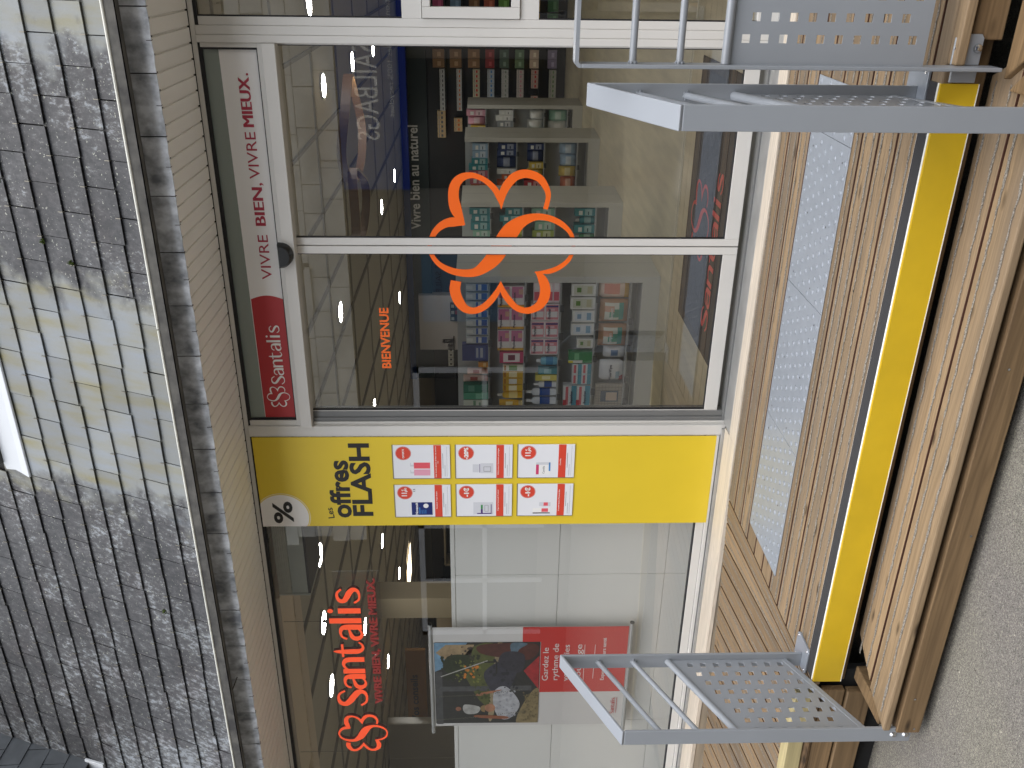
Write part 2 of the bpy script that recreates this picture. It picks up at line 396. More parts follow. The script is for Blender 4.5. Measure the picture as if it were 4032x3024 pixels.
def asphaltmat():
    m, n, b = newmat('gravel_asphalt'); L = n.links.new
    geo = n.nodes.new('ShaderNodeNewGeometry')
    v = n.nodes.new('ShaderNodeTexVoronoi'); v.inputs['Scale'].default_value = 420; L(geo.outputs['Position'], v.inputs['Vector'])
    v2 = n.nodes.new('ShaderNodeTexVoronoi'); v2.inputs['Scale'].default_value = 170; L(geo.outputs['Position'], v2.inputs['Vector'])
    r = n.nodes.new('ShaderNodeValToRGB'); sp = n.nodes.new('ShaderNodeSeparateColor'); L(v.outputs['Color'], sp.inputs[0]); L(sp.outputs[0], r.inputs[0])
    e = r.color_ramp.elements; e[0].position = 0; e[0].color = c4(srgb(88, 85, 82)); e[1].position = 1; e[1].color = c4(srgb(176, 172, 162))
    k = e.new(.35); k.color = c4(srgb(126, 122, 115)); k = e.new(.8); k.color = c4(srgb(148, 144, 135))
    sp2 = n.nodes.new('ShaderNodeSeparateColor'); L(v2.outputs['Color'], sp2.inputs[0])
    t = n.nodes.new('ShaderNodeMapRange'); t.inputs['From Min'].default_value = .96; t.inputs['From Max'].default_value = .98; t.inputs['To Max'].default_value = .45; L(sp2.outputs[1], t.inputs[0])
    mx = n.nodes.new('ShaderNodeMix'); mx.data_type = 'RGBA'; L(t.outputs[0], mx.inputs['Factor']); L(r.outputs[0], mx.inputs[6]); mx.inputs[7].default_value = c4(srgb(186, 180, 162))
    nz = n.nodes.new('ShaderNodeTexNoise'); nz.inputs['Scale'].default_value = 2.5; nz.inputs['Detail'].default_value = 5; L(geo.outputs['Position'], nz.inputs['Vector'])
    r2 = n.nodes.new('ShaderNodeValToRGB'); L(nz.outputs[0], r2.inputs[0]); r2.color_ramp.elements[0].position = .35; r2.color_ramp.elements[0].color = (.84, .83, .84, 1); r2.color_ramp.elements[1].position = .65; r2.color_ramp.elements[1].color = (.93, .93, .87, 1)
    m2 = n.nodes.new('ShaderNodeMix'); m2.data_type = 'RGBA'; m2.blend_type = 'MULTIPLY'; m2.inputs['Factor'].default_value = 1; L(mx.outputs[2], m2.inputs[6]); L(r2.outputs[0], m2.inputs[7])
    L(m2.outputs[2], b.inputs['Base Color']); b.inputs['Roughness'].default_value = .9
    bp = n.nodes.new('ShaderNodeBump'); bp.inputs['Strength'].default_value = .8; bp.inputs['Distance'].default_value = .004; L(v.outputs['Distance'], bp.inputs['Height']); L(bp.outputs[0], b.inputs['Normal'])
    return m
ASPH = asphaltmat()

# ------------------------------------------------------------------ lettering
def curve2d(name, polys, mats, ext=.0004, parent=None, bev=0):
    """filled 2D outlines (first the rim, then holes) -> mesh data, thickness 2*ext"""
    cu = bpy.data.curves.new(name, 'CURVE'); cu.dimensions = '2D'; cu.fill_mode = 'BOTH'; cu.extrude = ext
    for p in polys:
        s = cu.splines.new('POLY'); s.points.add(len(p) - 1); s.use_cyclic_u = True
        for i, q in enumerate(p): s.points[i].co = (q[0], q[1], 0, 1)
    t = bpy.data.objects.new(name + '_tmp', cu)
    COL.objects.link(t)
    me = bpy.data.meshes.new_from_object(t.evaluated_get(bpy.context.evaluated_depsgraph_get()))
    bpy.data.objects.remove(t); bpy.data.curves.remove(cu)
    me.name = name; me.materials.clear(); me.materials.append(mats)
    return me

_tc = {}
def textmesh(s, size=1.0, bold=0.0, sx=1.0, align='LEFT', ext=.0003, m=BLK, space=1.0):
    key = (s, size, bold, sx, align, ext, m.name, space)
    if key in _tc: return _tc[key]
    cu = bpy.data.curves.new('t', 'FONT'); cu.body = s; cu.size = size; cu.offset = bold * size; cu.extrude = ext; cu.align_x = align; cu.space_character = space
    cu.resolution_u = 3
    t = bpy.data.objects.new('t', cu); COL.objects.link(t)
    me = bpy.data.meshes.new_from_object(t.evaluated_get(bpy.context.evaluated_depsgraph_get()))
    bpy.data.objects.remove(t); bpy.data.curves.remove(cu)
    me.transform(Matrix.Diagonal((sx, 1, 1, 1)))
    me.name = 'lettering'; me.materials.clear(); me.materials.append(m)
    _tc[key] = me
    return me

def text(s, x, y, z, h, parent=None, width=None, bold=0.0, m=BLK, align='LEFT', ext=.0003, rot=(R(90), 0, 0), name='lettering', space=1.0):
    """h = cap height in metres; width = total width if given"""
    size = h / .7
    me = textmesh(s, size, bold, 1.0, align, ext, m, space)
    sx = 1.0
    if width:
        xs = [v.co.x for v in me.vertices]
        sx = width / max(1e-6, max(xs) - min(xs))
        me = textmesh(s, size, bold, round(sx, 4), align, ext, m, space)
    return inst(name, me, parent, (x, y, z), rot)

def catmull(pts, n=8):
    out = []
    P = [pts[0]] + list(pts) + [pts[-1]]
    for i in range(1, len(P) - 2):
        p0, p1, p2, p3 = P[i - 1], P[i], P[i + 1], P[i + 2]
        for k in range(n):
            t = k / n
            out.append(tuple(.5 * ((2 * p1[j]) + (-p0[j] + p2[j]) * t + (2 * p0[j] - 5 * p1[j] + 4 * p2[j] - p3[j]) * t * t + (-p0[j] + 3 * p1[j] - 3 * p2[j] + p3[j]) * t ** 3) for j in range(3)))
    out.append(tuple(pts[-1]))
    return out

def ribbon(mb, pts, z0, z1, n=8, mi_front=0, mi_side=0, straight=False):
    """stroke of varying width in the XY plane (local), from z0 to z1 (front)"""
    c = list(pts) if straight else catmull(pts, n)
    Lp = []; Rp = []
    for i, (x, y, wd) in enumerate(c):
        a = c[max(i - 1, 0)]; b = c[min(i + 1, len(c) - 1)]
        tx, ty = b[0] - a[0], b[1] - a[1]; l = math.hypot(tx, ty) or 1
        nx, ny = -ty / l, tx / l; wd = max(wd, .0005)
        Lp.append((x + nx * wd / 2, y + ny * wd / 2)); Rp.append((x - nx * wd / 2, y - ny * wd / 2))
    k = len(c); vs = []
    for z in (z1, z0):
        vs += [(p[0], p[1], z) for p in Lp] + [(p[0], p[1], z) for p in Rp]
    ff = []; fs = []
    for i in range(k - 1):
        ff.append((i, i + 1, k + i + 1, k + i))
        fs.append((2 * k + i, 3 * k + i, 3 * k + i + 1, 2 * k + i + 1))
        fs.append((i, 2 * k + i, 2 * k + i + 1, i + 1))
        fs.append((k + i, k + i + 1, 3 * k + i + 1, 3 * k + i))
    fs.append((0, k, 3 * k, 2 * k)); fs.append((k - 1, 3 * k - 1, 4 * k - 1, 2 * k - 1))
    o = len(mb.v); mb.v += vs
    for f in ff: mb.f.append(tuple(i + o for i in f)); mb.m.append(mi_front)
    for f in fs: mb.f.append(tuple(i + o for i in f)); mb.m.append(mi_side)

LOGO = [
 [(153,-203,22),(218,-214,24),(267,-195,31),(300,-165,35),(316,-111,38),(304,-63,40),(271,-30,40),(232,-8,37),(197,0,27),(153,1,3)],
 [(163,1,4),(202,10,25),(244,31,28),(281,70,25),(302,111,24),(307,147,28),(294,186,38),(260,213,46),(206,220,49),(147,208,52),(85,179,20)],
 [(80,169,10),(91,216,43),(83,260,38),(56,298,30),(19,322,25),(-22,334,21),(-69,325,21),(-111,295,24),(-142,245,31),(-157,184,36),(-153,123,43),(-121,73,62),(-78,32,77),(-26,2,84),(46,-42,81),(92,-91,56),(116,-155,34),(111,-220,29),(83,-280,26),(42,-322,20),(-4,-339,18),(-51,-336,18),(-93,-317,21),(-130,-273,24),(-149,-223,23),(-152,-159,3)],
 [(-149,-164,4),(-179,-193,38),(-227,-212,49),(-282,-209,50),(-326,-181,41),(-348,-130,32),(-334,-78,30),(-290,-36,32),(-244,-9,26),(-198,1,3)],
 [(-203,3,3),(-249,16,26),(-301,52,32),(-336,93,33),(-349,135,33),(-335,176,41),(-293,206,50),(-244,220,51),(-197,214,50)]]

def logo(mb, cx, cy, s, z0, z1, wmul=1.0, mf=0, ms=0):
    for i, st in enumerate(LOGO):
        ribbon(mb, [(cx + x * s / 1000, cy + y * s / 1000, wd * s * wmul / 1000) for x, y, wd in st], z0, z1 + i * .00006, 7, mf, ms)

# word mark: strokes (x, y, width) with x-height 1
GLY = {
 'S': (1.06, [[(.98,1.02,.1),(.8,1.27,.1),(.52,1.34,.12),(.24,1.24,.2),(.17,1.02,.24),(.36,.8,.27),(.66,.6,.28),(.92,.36,.26),(.86,.12,.17),(.58,.02,.1),(.26,.08,.1),(.06,.32,.1)]]),
 'a': (1.03, [[(.12,.7,.1),(.24,.9,.1),(.48,.97,.11),(.72,.9,.18),(.8,.68,.26),(.8,.0,.26)], [(.78,.6,.07),(.5,.54,.12),(.22,.44,.19),(.14,.25,.22),(.26,.06,.15),(.48,.03,.09),(.7,.16,.08),(.79,.3,.06)]]),
 'n': (.94, [[(.1,0,.25),(.1,.5,.25),(.1,1,.25)], [(.14,.68,.06),(.32,.9,.1),(.56,.96,.14),(.76,.82,.24),(.8,.55,.25),(.8,0,.25)]]),
 't': (.96, [[(.36,1.36,.05),(.34,1.1,.18),(.34,.5,.25),(.36,.22,.22),(.5,.04,.13),(.72,.05,.09),(.88,.2,.07)], [(.02,.95,.1),(.4,.95,.1),(.78,.95,.1)]]),
 'l': (.56, [[(.14,0,.26),(.14,.7,.26),(.14,1.42,.26)]]),
 'i': (.54, [[(.14,0,.26),(.14,.5,.26),(.14,1,.26)], [(.02,1.34,.02),(.05,1.34,.15),(.14,1.34,.24),(.23,1.34,.15),(.26,1.34,.02)]]),
 's': (.95, [[(.8,.78,.09),(.62,.96,.1),(.38,.98,.12),(.18,.88,.17),(.16,.7,.2),(.36,.56,.23),(.6,.44,.24),(.78,.26,.2),(.7,.08,.14),(.44,.01,.09),(.2,.06,.09),(.04,.26,.09)]]),
}
def wordmark(mb, x, y, xh, z0, z1, wmul=1.0, xs=1.0, mf=0, ms=0):
    cx = x; k = 0
    for ch in "Santalis":
        adv, sts = GLY[ch]
        for st in sts:
            ribbon(mb, [(cx + px * xh * xs, y + py * xh, wd * xh * wmul) for px, py, wd in st], z0, z1 + k * .00005, 6, mf, ms); k += 1
        cx += adv * xh * xs
    return cx
FACE = (R(90), 0, 0)      # local XY -> world XZ, front towards -Y

# ================================================================== GROUND AND DECK
g = MB(); g.quad((-60, -60, -.32), (60, -60, -.32), (60, 60, -.32), (-60, 60, -.32))
tag(g.build('ground', ASPH), kind='structure')
deb = MB()
rd = random.Random(3)
for i in range(420):
    x = rd.uniform(-4.2, .9); y = rd.uniform(-3.0, -1.82); s_ = rd.uniform(.0015, .005)
    a = rd.uniform(0, 3.1); z = -.32
    p = [(x + s_ * math.cos(a + k * 2.1) * rd.uniform(.7, 1.2), y + s_ * math.sin(a + k * 2.1) * rd.uniform(.7, 1.2), z) for k in range(3)]
    deb.add(p + [(x, y, z + s_ * .9)], [(0, 1, 3), (1, 2, 3), (2, 0, 3)], 0 if rd.random() < .6 else 1)
tag(deb.build('grit', [mat('pale_chipping', srgb(188, 182, 166), .9), mat('dark_chipping', srgb(90, 84, 78), .9)]), 'pale and dark loose chippings on the asphalt in front of the steps', 'grit', kind='stuff')

deck = empty('wooden_deck', (0, 0, 0), 'timber deck with anti-slip boards in front of the shop door', 'deck')
edges = [-.222, -.335, -.455, -.575, -.695, -.815, -.935, -1.053, -1.178, -1.308, -1.437]
XL, XR = -2.497, 1.6
def plank_x(y0, y1, x0, x1, zt, th, name='deck_board', parent=deck, m=WOOD_X, groove=False, bev=.0035):
    b = MB(); y0 += .006; y1 -= .006
    if groove:
        ym = (y0 + y1) / 2
        b.box(x0, x1, y0, ym - .0035, zt - th, zt); b.box(x0, x1, ym + .0035, y1, zt - th, zt); b.box(x0, x1, ym - .0035, ym + .0035, zt - th, zt - .011)
    else:
        b.box(x0, x1, y0, y1, zt - th, zt)
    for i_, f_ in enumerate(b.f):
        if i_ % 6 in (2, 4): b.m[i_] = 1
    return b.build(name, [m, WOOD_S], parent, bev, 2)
def grit_lines(mb, ys, x0, x1, z, wd=.009, along='x', seed=1, fx=None):
    r = random.Random(seed)
    for y in ys:
        n = int((x1 - x0) / .012); pa = []; pb = []
        j1 = j2 = 0
        for i in range(n + 1):
            t = x0 + (x1 - x0) * i / n
            j1 = .5 * j1 + r.uniform(-.0028, .0028); j2 = .5 * j2 + r.uniform(-.0028, .0028)
            q = y + .003 * math.sin(t * 2.3 + y * 40)
            pa.append((t, q - wd / 2 + j1)); pb.append((t, q + wd / 2 + j2))
        def P(p): return (p[0], p[1], z) if along == 'x' else fx(p[1], p[0], z)
        vs = [P(p) for p in pa] + [P(p) for p in pb]
        k = len(pa)
        mb.add(vs, [(i, i + 1, k + i + 1, k + i) for i in range(k - 1)])
gr = MB()
for i in range(len(edges) - 1):
    y1, y0 = edges[i], edges[i + 1]
    plank_x(y0, y1, XL, XR, 0, .027)
    ym = (y0 + y1) / 2; q = (y1 - y0) / 4
    if not (ym < -.59 and ym > -.99): grit_lines(gr, [ym - q, ym + q], XL + .01, XR, .0016, seed=i)
    else: grit_lines(gr, [ym - q, ym + q], -.395, XR, .0016, seed=i)
nb = MB(); nb.box(XL, XR, -1.505, -1.4405, -.03, 0); nb.build('nosing_board', WOOD_X, deck, .006, 3)
gro = gr.build('grit_strip', GRIT, deck); tag(gro, kind='stuff')
sk = MB(); r = random.Random(12)
for i in range(len(edges) - 1):
    for xj in (-2.44, -1.98, -1.5, -1.02, -.54, -.06, .4):
        for q in (.25, .75):
            yy = edges[i] + (edges[i + 1] - edges[i]) * q
            if -.99 < yy < -.59 and xj < -.4: continue
            sk.disc((xj + r.uniform(-.006, .006), yy + r.uniform(-.004, .004), .0019), .0038, 'z', 8)
tag(sk.build('deck_screw', mat('screw_head', srgb(96, 90, 84), .45, metal=.5), deck), kind='stuff')
# carcass, joists, fascia
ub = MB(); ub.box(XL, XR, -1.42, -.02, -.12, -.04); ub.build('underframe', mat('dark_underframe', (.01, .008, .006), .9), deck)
fa = MB(); fa.box(XL + .0, XR, -1.478, -1.455, -.134, -.032); fa.build('riser_board', WOOD_F, deck, .003)
# lower step
st = empty('timber_step', (0, 0, 0), 'lower timber step of two grooved boards below the yellow riser', 'step')
def step_end(y): return -2.44 if y < -1.62 else -2.44 + 0
for (y0, y1, s0) in ((-1.611, -1.468, 11), (-1.768, -1.620, 12)):
    b = MB()
    xl = -2.375 if s0 == 11 else -2.455
    b.add([(xl, y0, -.183), (-.23, y0, -.183), (-.30, y1, -.183), (xl + (.1 if s0 == 11 else .06), y1, -.183), (xl, y0, -.155), (-.23, y0, -.155), (-.30, y1, -.155), (xl + (.1 if s0 == 11 else .06), y1, -.155)],
          [(0, 3, 2, 1), (4, 5, 6, 7), (0, 1, 5, 4), (1, 2, 6, 5), (2, 3, 7, 6), (3, 0, 4, 7)])
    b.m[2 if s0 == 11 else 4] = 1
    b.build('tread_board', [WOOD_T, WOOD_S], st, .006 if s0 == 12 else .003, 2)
    g2 = MB(); ym = (y0 + y1) / 2; q = (y1 - y0) / 4
    grit_lines(g2, [ym - q, ym + q], -2.34 if s0 == 11 else -2.4, -.31, -.1534, wd=.009, seed=s0)
    tag(g2.build('grit_strip', GRIT, st), kind='stuff')
rb = MB(); rb.box(-2.46, -.25, -1.772, -1.728, -.285, -.203); rb.build('lower_riser', WOOD_F, st, .003, 2)
rb = MB()
for x in (-2.43, -1.7, -.95, -.28): rb.box(x - .02, x + .02, -1.71, -1.49, -.32, -.195)
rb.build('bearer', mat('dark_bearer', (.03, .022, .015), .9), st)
rb = MB(); rb.box(-2.475, -2.415, -1.72, -1.49, -.3, -.16); rb.build('end_block', WOOD_F, st, .004)
# screws in fascia / lower riser
sc = MB()
for x, y, z in ((-2.3, -1.7722, -.235), (-1.62, -1.7722, -.265), (-1.05, -1.7722, -.235), (-.62, -1.7722, -.24), (-2.44, -1.7722, -.262)):
    sc.rod((x, y, z), (x, y - .0015, z), .004, 8)
sc.build('screw', STEEL, st)
# right-hand side: fascia and curb beyond the guard
rf = MB(); rf.box(-.205, XR, -1.525, -1.497, -.13, -.046); rf.build('side_fascia', WOOD_F, deck, .003)
# deck stops at Y=-1.5 left of the guard and continues to Y=-1.55 to its right
rn = MB(); rn.box(-.268, XR, -1.553, -1.507, -.03, -.001); rn.build('deck_board', WOOD_X, deck, .006, 3)
cb = empty('timber_kerb', (0, 0, 0), 'heavy timber kerb meeting the step at a mitre on the right', 'kerb')
k = MB(); k.add([(-.30, -1.56, -.32), (1.6, -1.56, -.32), (1.6, -1.70, -.32), (-.20, -1.70, -.32), (-.30, -1.56, -.135), (1.6, -1.56, -.135), (1.6, -1.70, -.135), (-.20, -1.70, -.135)],
               [(0, 1, 2, 3), (7, 6, 5, 4), (0, 4, 5, 1), (1, 5, 6, 2), (2, 6, 7, 3), (3, 7, 4, 0)])
k.build('kerb_beam', WOOD_F, cb, .005, 2)
k = MB(); k.add([(-.325, -1.575, -.32), (-.212, -1.702, -.32), (-.212, -2.6, -.32), (-.34, -2.6, -.32), (-.325, -1.59, -.14), (-.212, -1.715, -.14), (-.212, -2.6, -.14), (-.34, -2.6, -.14)],
               [(0, 1, 2, 3), (7, 6, 5, 4), (0, 4, 5, 1), (1, 5, 6, 2), (2, 6, 7, 3), (3, 7, 4, 0)])
k.build('return_beam', WOOD_F, cb, .005, 2)

# ramp boards on the left, fanning, falling gently to the left
ramp = empty('wooden_ramp', (0, 0, 0), 'timber ramp of grooved boards falling away to the left of the deck', 'ramp')
def skew(d): return -(.0 + .62 * d - .33 * d * d) if d < .3 else -(.14 + .11 * d)
def rampline(d):
    s_ = min(.36, .5 * d if d < .28 else .14 + .105 * (d - .28))
    z = -.036 * d
    return s_, z
gr3 = MB()
def ramp_pt(d, t, dz=0):
    """d = distance from the joint at the back edge, t = 0 back .. 1 front"""
    s_, z = rampline(d)
    y = -.235 - 1.27 * t
    return (XL - .003 - d + s_ * 1.27 * t, y, z + dz)
d = 0.0; idx = 0
while d < 3.3:
    d0, d1 = d + .006, d + .130
    b = MB()
    nseg = 8
    vs = []
    for dd in (d0, d1):
        for zz in (0, -.027):
            for k_ in range(nseg + 1):
                p = ramp_pt(dd, k_ / nseg, zz); vs.append((min(p[0], XL - .004), p[1], p[2]))
    n1 = nseg + 1; fs = []
    for k_ in range(nseg):
        fs += [(k_, k_ + 1, 2 * n1 + k_ + 1, 2 * n1 + k_), (n1 + k_, 3 * n1 + k_, 3 * n1 + k_ + 1, n1 + k_ + 1), (k_, n1 + k_, n1 + k_ + 1, k_ + 1), (2 * n1 + k_, 2 * n1 + k_ + 1, 3 * n1 + k_ + 1, 3 * n1 + k_)]
    fs += [(0, 2 * n1, 3 * n1, n1), (nseg, n1 + nseg, 3 * n1 + nseg, 2 * n1 + nseg)]
    b.add(vs, fs)
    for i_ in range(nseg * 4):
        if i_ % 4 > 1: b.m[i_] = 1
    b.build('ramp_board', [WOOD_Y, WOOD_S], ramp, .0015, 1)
    for q in (.25, .75):
        dd = d0 + (d1 - d0) * q
        r = random.Random(idx * 7 + int(q * 8)); pa = []; pb = []; j1 = j2 = 0
        for i in range(90):
            p = ramp_pt(dd, i / 90, .0016)
            if p[0] > XL - .012: continue
            j1 = .7 * j1 + r.uniform(-.002, .002); j2 = .7 * j2 + r.uniform(-.002, .002)
            pa.append((p[0] - .004 + j1, p[1], p[2])); pb.append((p[0] + .004 + j2, p[1], p[2]))
        k_ = len(pa)
        if k_ > 2: gr3.add(pa + pb, [(i, i + 1, k_ + i + 1, k_ + i) for i in range(k_ - 1)])
    d += .136; idx += 1
tag(gr3.build('grit_strip', GRIT, ramp), kind='stuff')
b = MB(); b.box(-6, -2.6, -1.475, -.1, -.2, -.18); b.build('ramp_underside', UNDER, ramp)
b = MB(); b.add([(-6, -1.52, -.09), (-2.52, -1.52, 0.0), (-2.52, -1.47, 0.0), (-6, -1.47, -.09), (-6, -1.52, -.015), (-2.52, -1.52, .062), (-2.52, -1.47, .068), (-6, -1.47, -.01)],
             [(0, 3, 2, 1), (4, 5, 6, 7), (0, 1, 5, 4), (1, 2, 6, 5), (2, 3, 7, 6), (3, 0, 4, 7)]); b.build('edge_beam', WOOD_G, ramp, .003)
b = MB(); b.rod((-2.54, -1.5, -.024), (-3.02, -1.5, -.03), .02, 10); b.rod((-3.03, -1.5, -.03), (-3.9, -1.5, -.045), .018, 10); b.build('round_rail', mat('barked_rail', srgb(120, 96, 68), .8, var=.75, vscale=30, stretch=(.6, 2, 2), bump=.8), ramp)
b = MB(); b.box(-6, -2.52, -1.51, -1.48, -.130, -.046); b.build('ramp_fascia', WOOD_F, ramp, .003)
b = MB(); b.box(-6, -2.52, -1.52, -1.485, -.232, -.137); b.build('ramp_fascia', WOOD_F, ramp, .004)
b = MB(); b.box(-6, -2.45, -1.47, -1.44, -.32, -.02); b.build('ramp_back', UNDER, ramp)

# pale sill plank along the facade
pl = empty('sill_plank', (0, 0, 0), 'pale rough wooden plank running along the foot of the shop front', 'plank')
b = MB(); b.box(-2.2, 1.6, -.218, -.112, -.02, .004); b.box(-6, -2.2, -.218, -.03, -.02, .004); b.build('plank_top', PLYW, pl, .002)
b = MB(); b.box(-6, XL, -.214, -.16, -.2, -.0205); b.build('plank_edge', PLYE, pl, .002)
mt = MB(); mt.box(-6, -2.21, -.029, -.001, -.02, .018); mt.build('metal_flashing', SILL, pl, .001)

# tactile plates
TACT = [(-2.39, -2.405 + .0), ]
def make_plate(x0, x1, first_c=None):
    b = MB(); zt = .0045
    b.box(x0 + .0008, x1 - .0008, -.988, -.592, .0008, zt)
    stud = MB()
    pitch = .05
    for j in range(8):
        for i in range(12):
            cx = x0 + .02 + i * pitch + (.025 if j % 2 else 0); cy = -.615 - j * pitch
            if cx > x1 - .01: continue
            vs = []
            for r_, z in ((.0115, zt), (.009, zt + .0022), (.005, zt + .0032)):
                for k_ in range(10):
                    a = 2 * math.pi * k_ / 10; vs.append((cx + r_ * math.cos(a), cy + r_ * math.sin(a), z))
            fs = [(l * 10 + k_, l * 10 + (k_ + 1) % 10, (l + 1) * 10 + (k_ + 1) % 10, (l + 1) * 10 + k_) for l in range(2) for k_ in range(10)] + [tuple(range(20, 30))]
            stud.add(vs, fs)
    return b, stud
px = [-.405 + .0, -.595, -1.1985, -1.8025, -2.392]
lab = ['narrow end piece of metal tactile plate behind the right-hand handrail', 'metal tactile plate with domed studs, nearest the right-hand handrail', 'metal tactile plate with domed studs in front of the door middle', 'left-most metal tactile plate beside the mitre with the ramp']
for i in range(4):
    x1_, x0_ = px[i], px[i + 1]
    t = empty('tactile_plate', ((x0_ + x1_) / 2, -.79, 0), lab[i], 'tactile plate', 'tactile warning plates on the deck')
    b, sd_ = make_plate(x0_, x1_)
    off = Matrix.Translation((-(x0_ + x1_) / 2, .79, 0))
    o = b.build('plate', GALV, t, .0008); o.data.transform(off)
    o = sd_.build('stud', GALV, t, smooth=True); o.data.transform(off); tag(o, kind='stuff')
    hb = MB(); r = random.Random(i)
    for cx, cy in ((x0_ + .05, -.64), (x0_ + .05, -.84), ((x0_ + x1_) / 2, -.69), ((x0_ + x1_) / 2, -.89), (x1_ - .06, -.64), (x1_ - .06, -.94)):
        cx += .0; cx = min(max(cx, x0_ + .02), x1_ - .02)
        hb.disc((cx, cy - .0, .0052), .004, 'z', 10)
    o = hb.build('screw', mat('screw_dark%d' % i, (.08, .07, .07), .5, metal=.6), t); o.data.transform(off)

# nosing: black grip strip, white edge, yellow riser plate
ns = empty('step_nosing', (0, -1.47, 0), 'black grip strip with thin white edges on the lip of the top step', 'nosing strip')
x0_, x1_ = -2.475, -.318
b = MB(); b.box(x0_, x1_, .0375 - .001, .035 - .0, .0008, .0032); b.box(x0_, x1_, -.0305, -.0225, .0008, .0034); b.build('white_edge', WHTT, ns)
b = MB(); b.box(x0_, x1_, -.0222, .0348, .0008, .0036); b.build('grip_tape', GRIPB, ns)
ry = MB(); ry.box(x0_, x1_, -1.509, -1.5065, -.104, .0015); ry.box(x0_, x1_, -1.5066, -1.5015, .0008, .0024)
o = ry.build('yellow_riser_plate', [YELS]); tag(o, 'glossy yellow contrast plate covering the riser of the top step', 'riser plate'); reloc(o, (-1.4, -1.508, -.05))
b = MB(); b.box(x0_, x1_, -1.5102, -1.5092, -.1045, -.102); b.build('white_rim', WHTT, o).location = (1.4, 1.508, .05)

# ================================================================== HANDRAILS
def holes_panel(name, outer, hole_c, s=.0105):
    polys = [outer] + [[(x - s, y - s), (x + s, y - s), (x + s, y + s), (x - s, y + s)] for x, y in hole_c]
    return curve2d(name, polys, HANDR, .0015)
def base_plate(parent, x, y):
    pts = []
    L_, W_ = .062, .042
    b = MB()
    vs = [(-.030, .055), (.03, .072), (.062, .045), (.045, -.055), (-.03, -.072), (-.062, -.045)]
    vs = [(-.062, .05), (-.05, .062), (.05, .062), (.062, .05), (.062, -.05), (.05, -.062), (-.05, -.062), (-.062, -.05)]
    P_ = [(x + px_ * .95, y + py_ * 1.0) for px_, py_ in vs]; n = len(P_)
    b.add([(p[0], p[1], .0012) for p in P_] + [(p[0], p[1], .0085) for p in P_], [tuple(range(n)), tuple(range(n, 2 * n))] + [(i, (i + 1) % n, n + (i + 1) % n, n + i) for i in range(n)])
    b.build('base_plate', GALV, parent, .001)
    s = MB()
    for sx_, sy_ in ((-.045, .048), (.045, .048), (.045, -.048), (-.045, -.048)):
        s.rod((x + sx_, y + sy_, .0085), (x + sx_, y + sy_, .0125), .006, 10, r1=.004)
    s.build('screw', STEEL, parent, smooth=True)

def side_rail(xa, label, xoff_low=0, yb=-1.385, yf=-1.757, zb=.946, zf=.757, foot=-.262):
    t = empty('handrail', (xa, yb, 0), label, 'handrail', 'grey steel handrails of the steps')
    inv = Matrix.Translation((-xa, -yb, 0))
    made = []
    W = .064; th = .010; h = W / 2
    def vertical(name, y, z0, z1):
        b = MB(); b.box(xa - h, xa + h, y - th / 2, y + th / 2, z0, z1); return b.build(name, HANDR, t, .002, 2)
    made.append(vertical('back_post', yb, .008, zb - .006))
    made.append(vertical('front_post', yf, foot, zf - .004))
    b = MB(); b.beam((xa, yb + .005, zb), (xa, yf - .005, zf), W, th, (0, 0, 1)); made.append(b.build('top_rail', HANDR, t, .003, 3))
    dz = zb - zf
    for zq in (.802, .668):
        b = MB(); b.rod((xa, yb - .004, zq), (xa, yf + .004, zq - dz), .0095, 14); made.append(b.build('round_bar', HANDR, t, smooth=True))
        wl = MB()
        for (yy, z_) in ((yb - .006, zq - .003), (yf + .006, zq - dz + .003)):
            for k_ in range(7):
                a = 2 * math.pi * k_ / 7
                wl.lathe((xa + .0105 * math.cos(a), yy, z_ + .0105 * math.sin(a) - .003), [(.001, 0), (.0042, .0015), (.0042, .0045), (.001, .006)], 6)
        made.append(wl.build('weld', HANDR, t, smooth=True))
    b = MB(); b.rod((xa, yb - .004, .532), (xa, yf + .004, .532 - dz), .0125, 14); made.append(b.build('panel_tube', HANDR, t, smooth=True))
    b = MB(); b.beam((xa - .004, yb - .006, .078), (xa - .004, yf + .006, .078 - dz), .022, .022, (0, .3, 1)); made.append(b.build('bottom_angle', HANDR, t, .003, 2))
    # perforated sheet in the Y-Z plane
    y0, y1 = yf + .006, yb - .006
    sl = dz / (yb - yf)
    outer = [(y0, .078 - dz), (y1, .078), (y1, .53), (y0, .53 - dz)]
    hc = []
    col = 0; y = y1 - .028
    while y > y0 + .012:
        z = -.25 + (.025 if col % 2 else 0)
        while z < .6:
            lo = .078 - (y1 - y) * sl + .026; hi = .53 - (y1 - y) * sl - .03
            if lo < z < hi: hc.append((y, z))
            z += .05
        y -= .0455; col += 1
    me = holes_panel('perforated_panel', outer, hc)
    o = inst('perforated_panel', me, t)
    me.transform(Matrix.Translation((xa + .004, 0, 0)) @ Matrix(((0, 0, 1, 0), (1, 0, 0, 0), (0, 1, 0, 0), (0, 0, 0, 1))))
    made.append(o)
    bb = MB()
    for z in (-.2, -.244): bb.rod((xa, yf - .005, z), (xa, yf - .011, z), .013, 14, r1=.007)
    made.append(bb.build('bolt', STEEL, t, smooth=True))
    base_plate(t, xa + .028, yb + .006)
    for o in t.children:
        if o.data and not o.get('_m'): o.data.transform(inv)
    return t
side_rail(-2.478, 'grey steel handrail with perforated panel at the left end of the steps')
side_rail(-.372, 'grey steel handrail with perforated panel at the right end of the steps, seen nearly edge-on', foot=-.30)

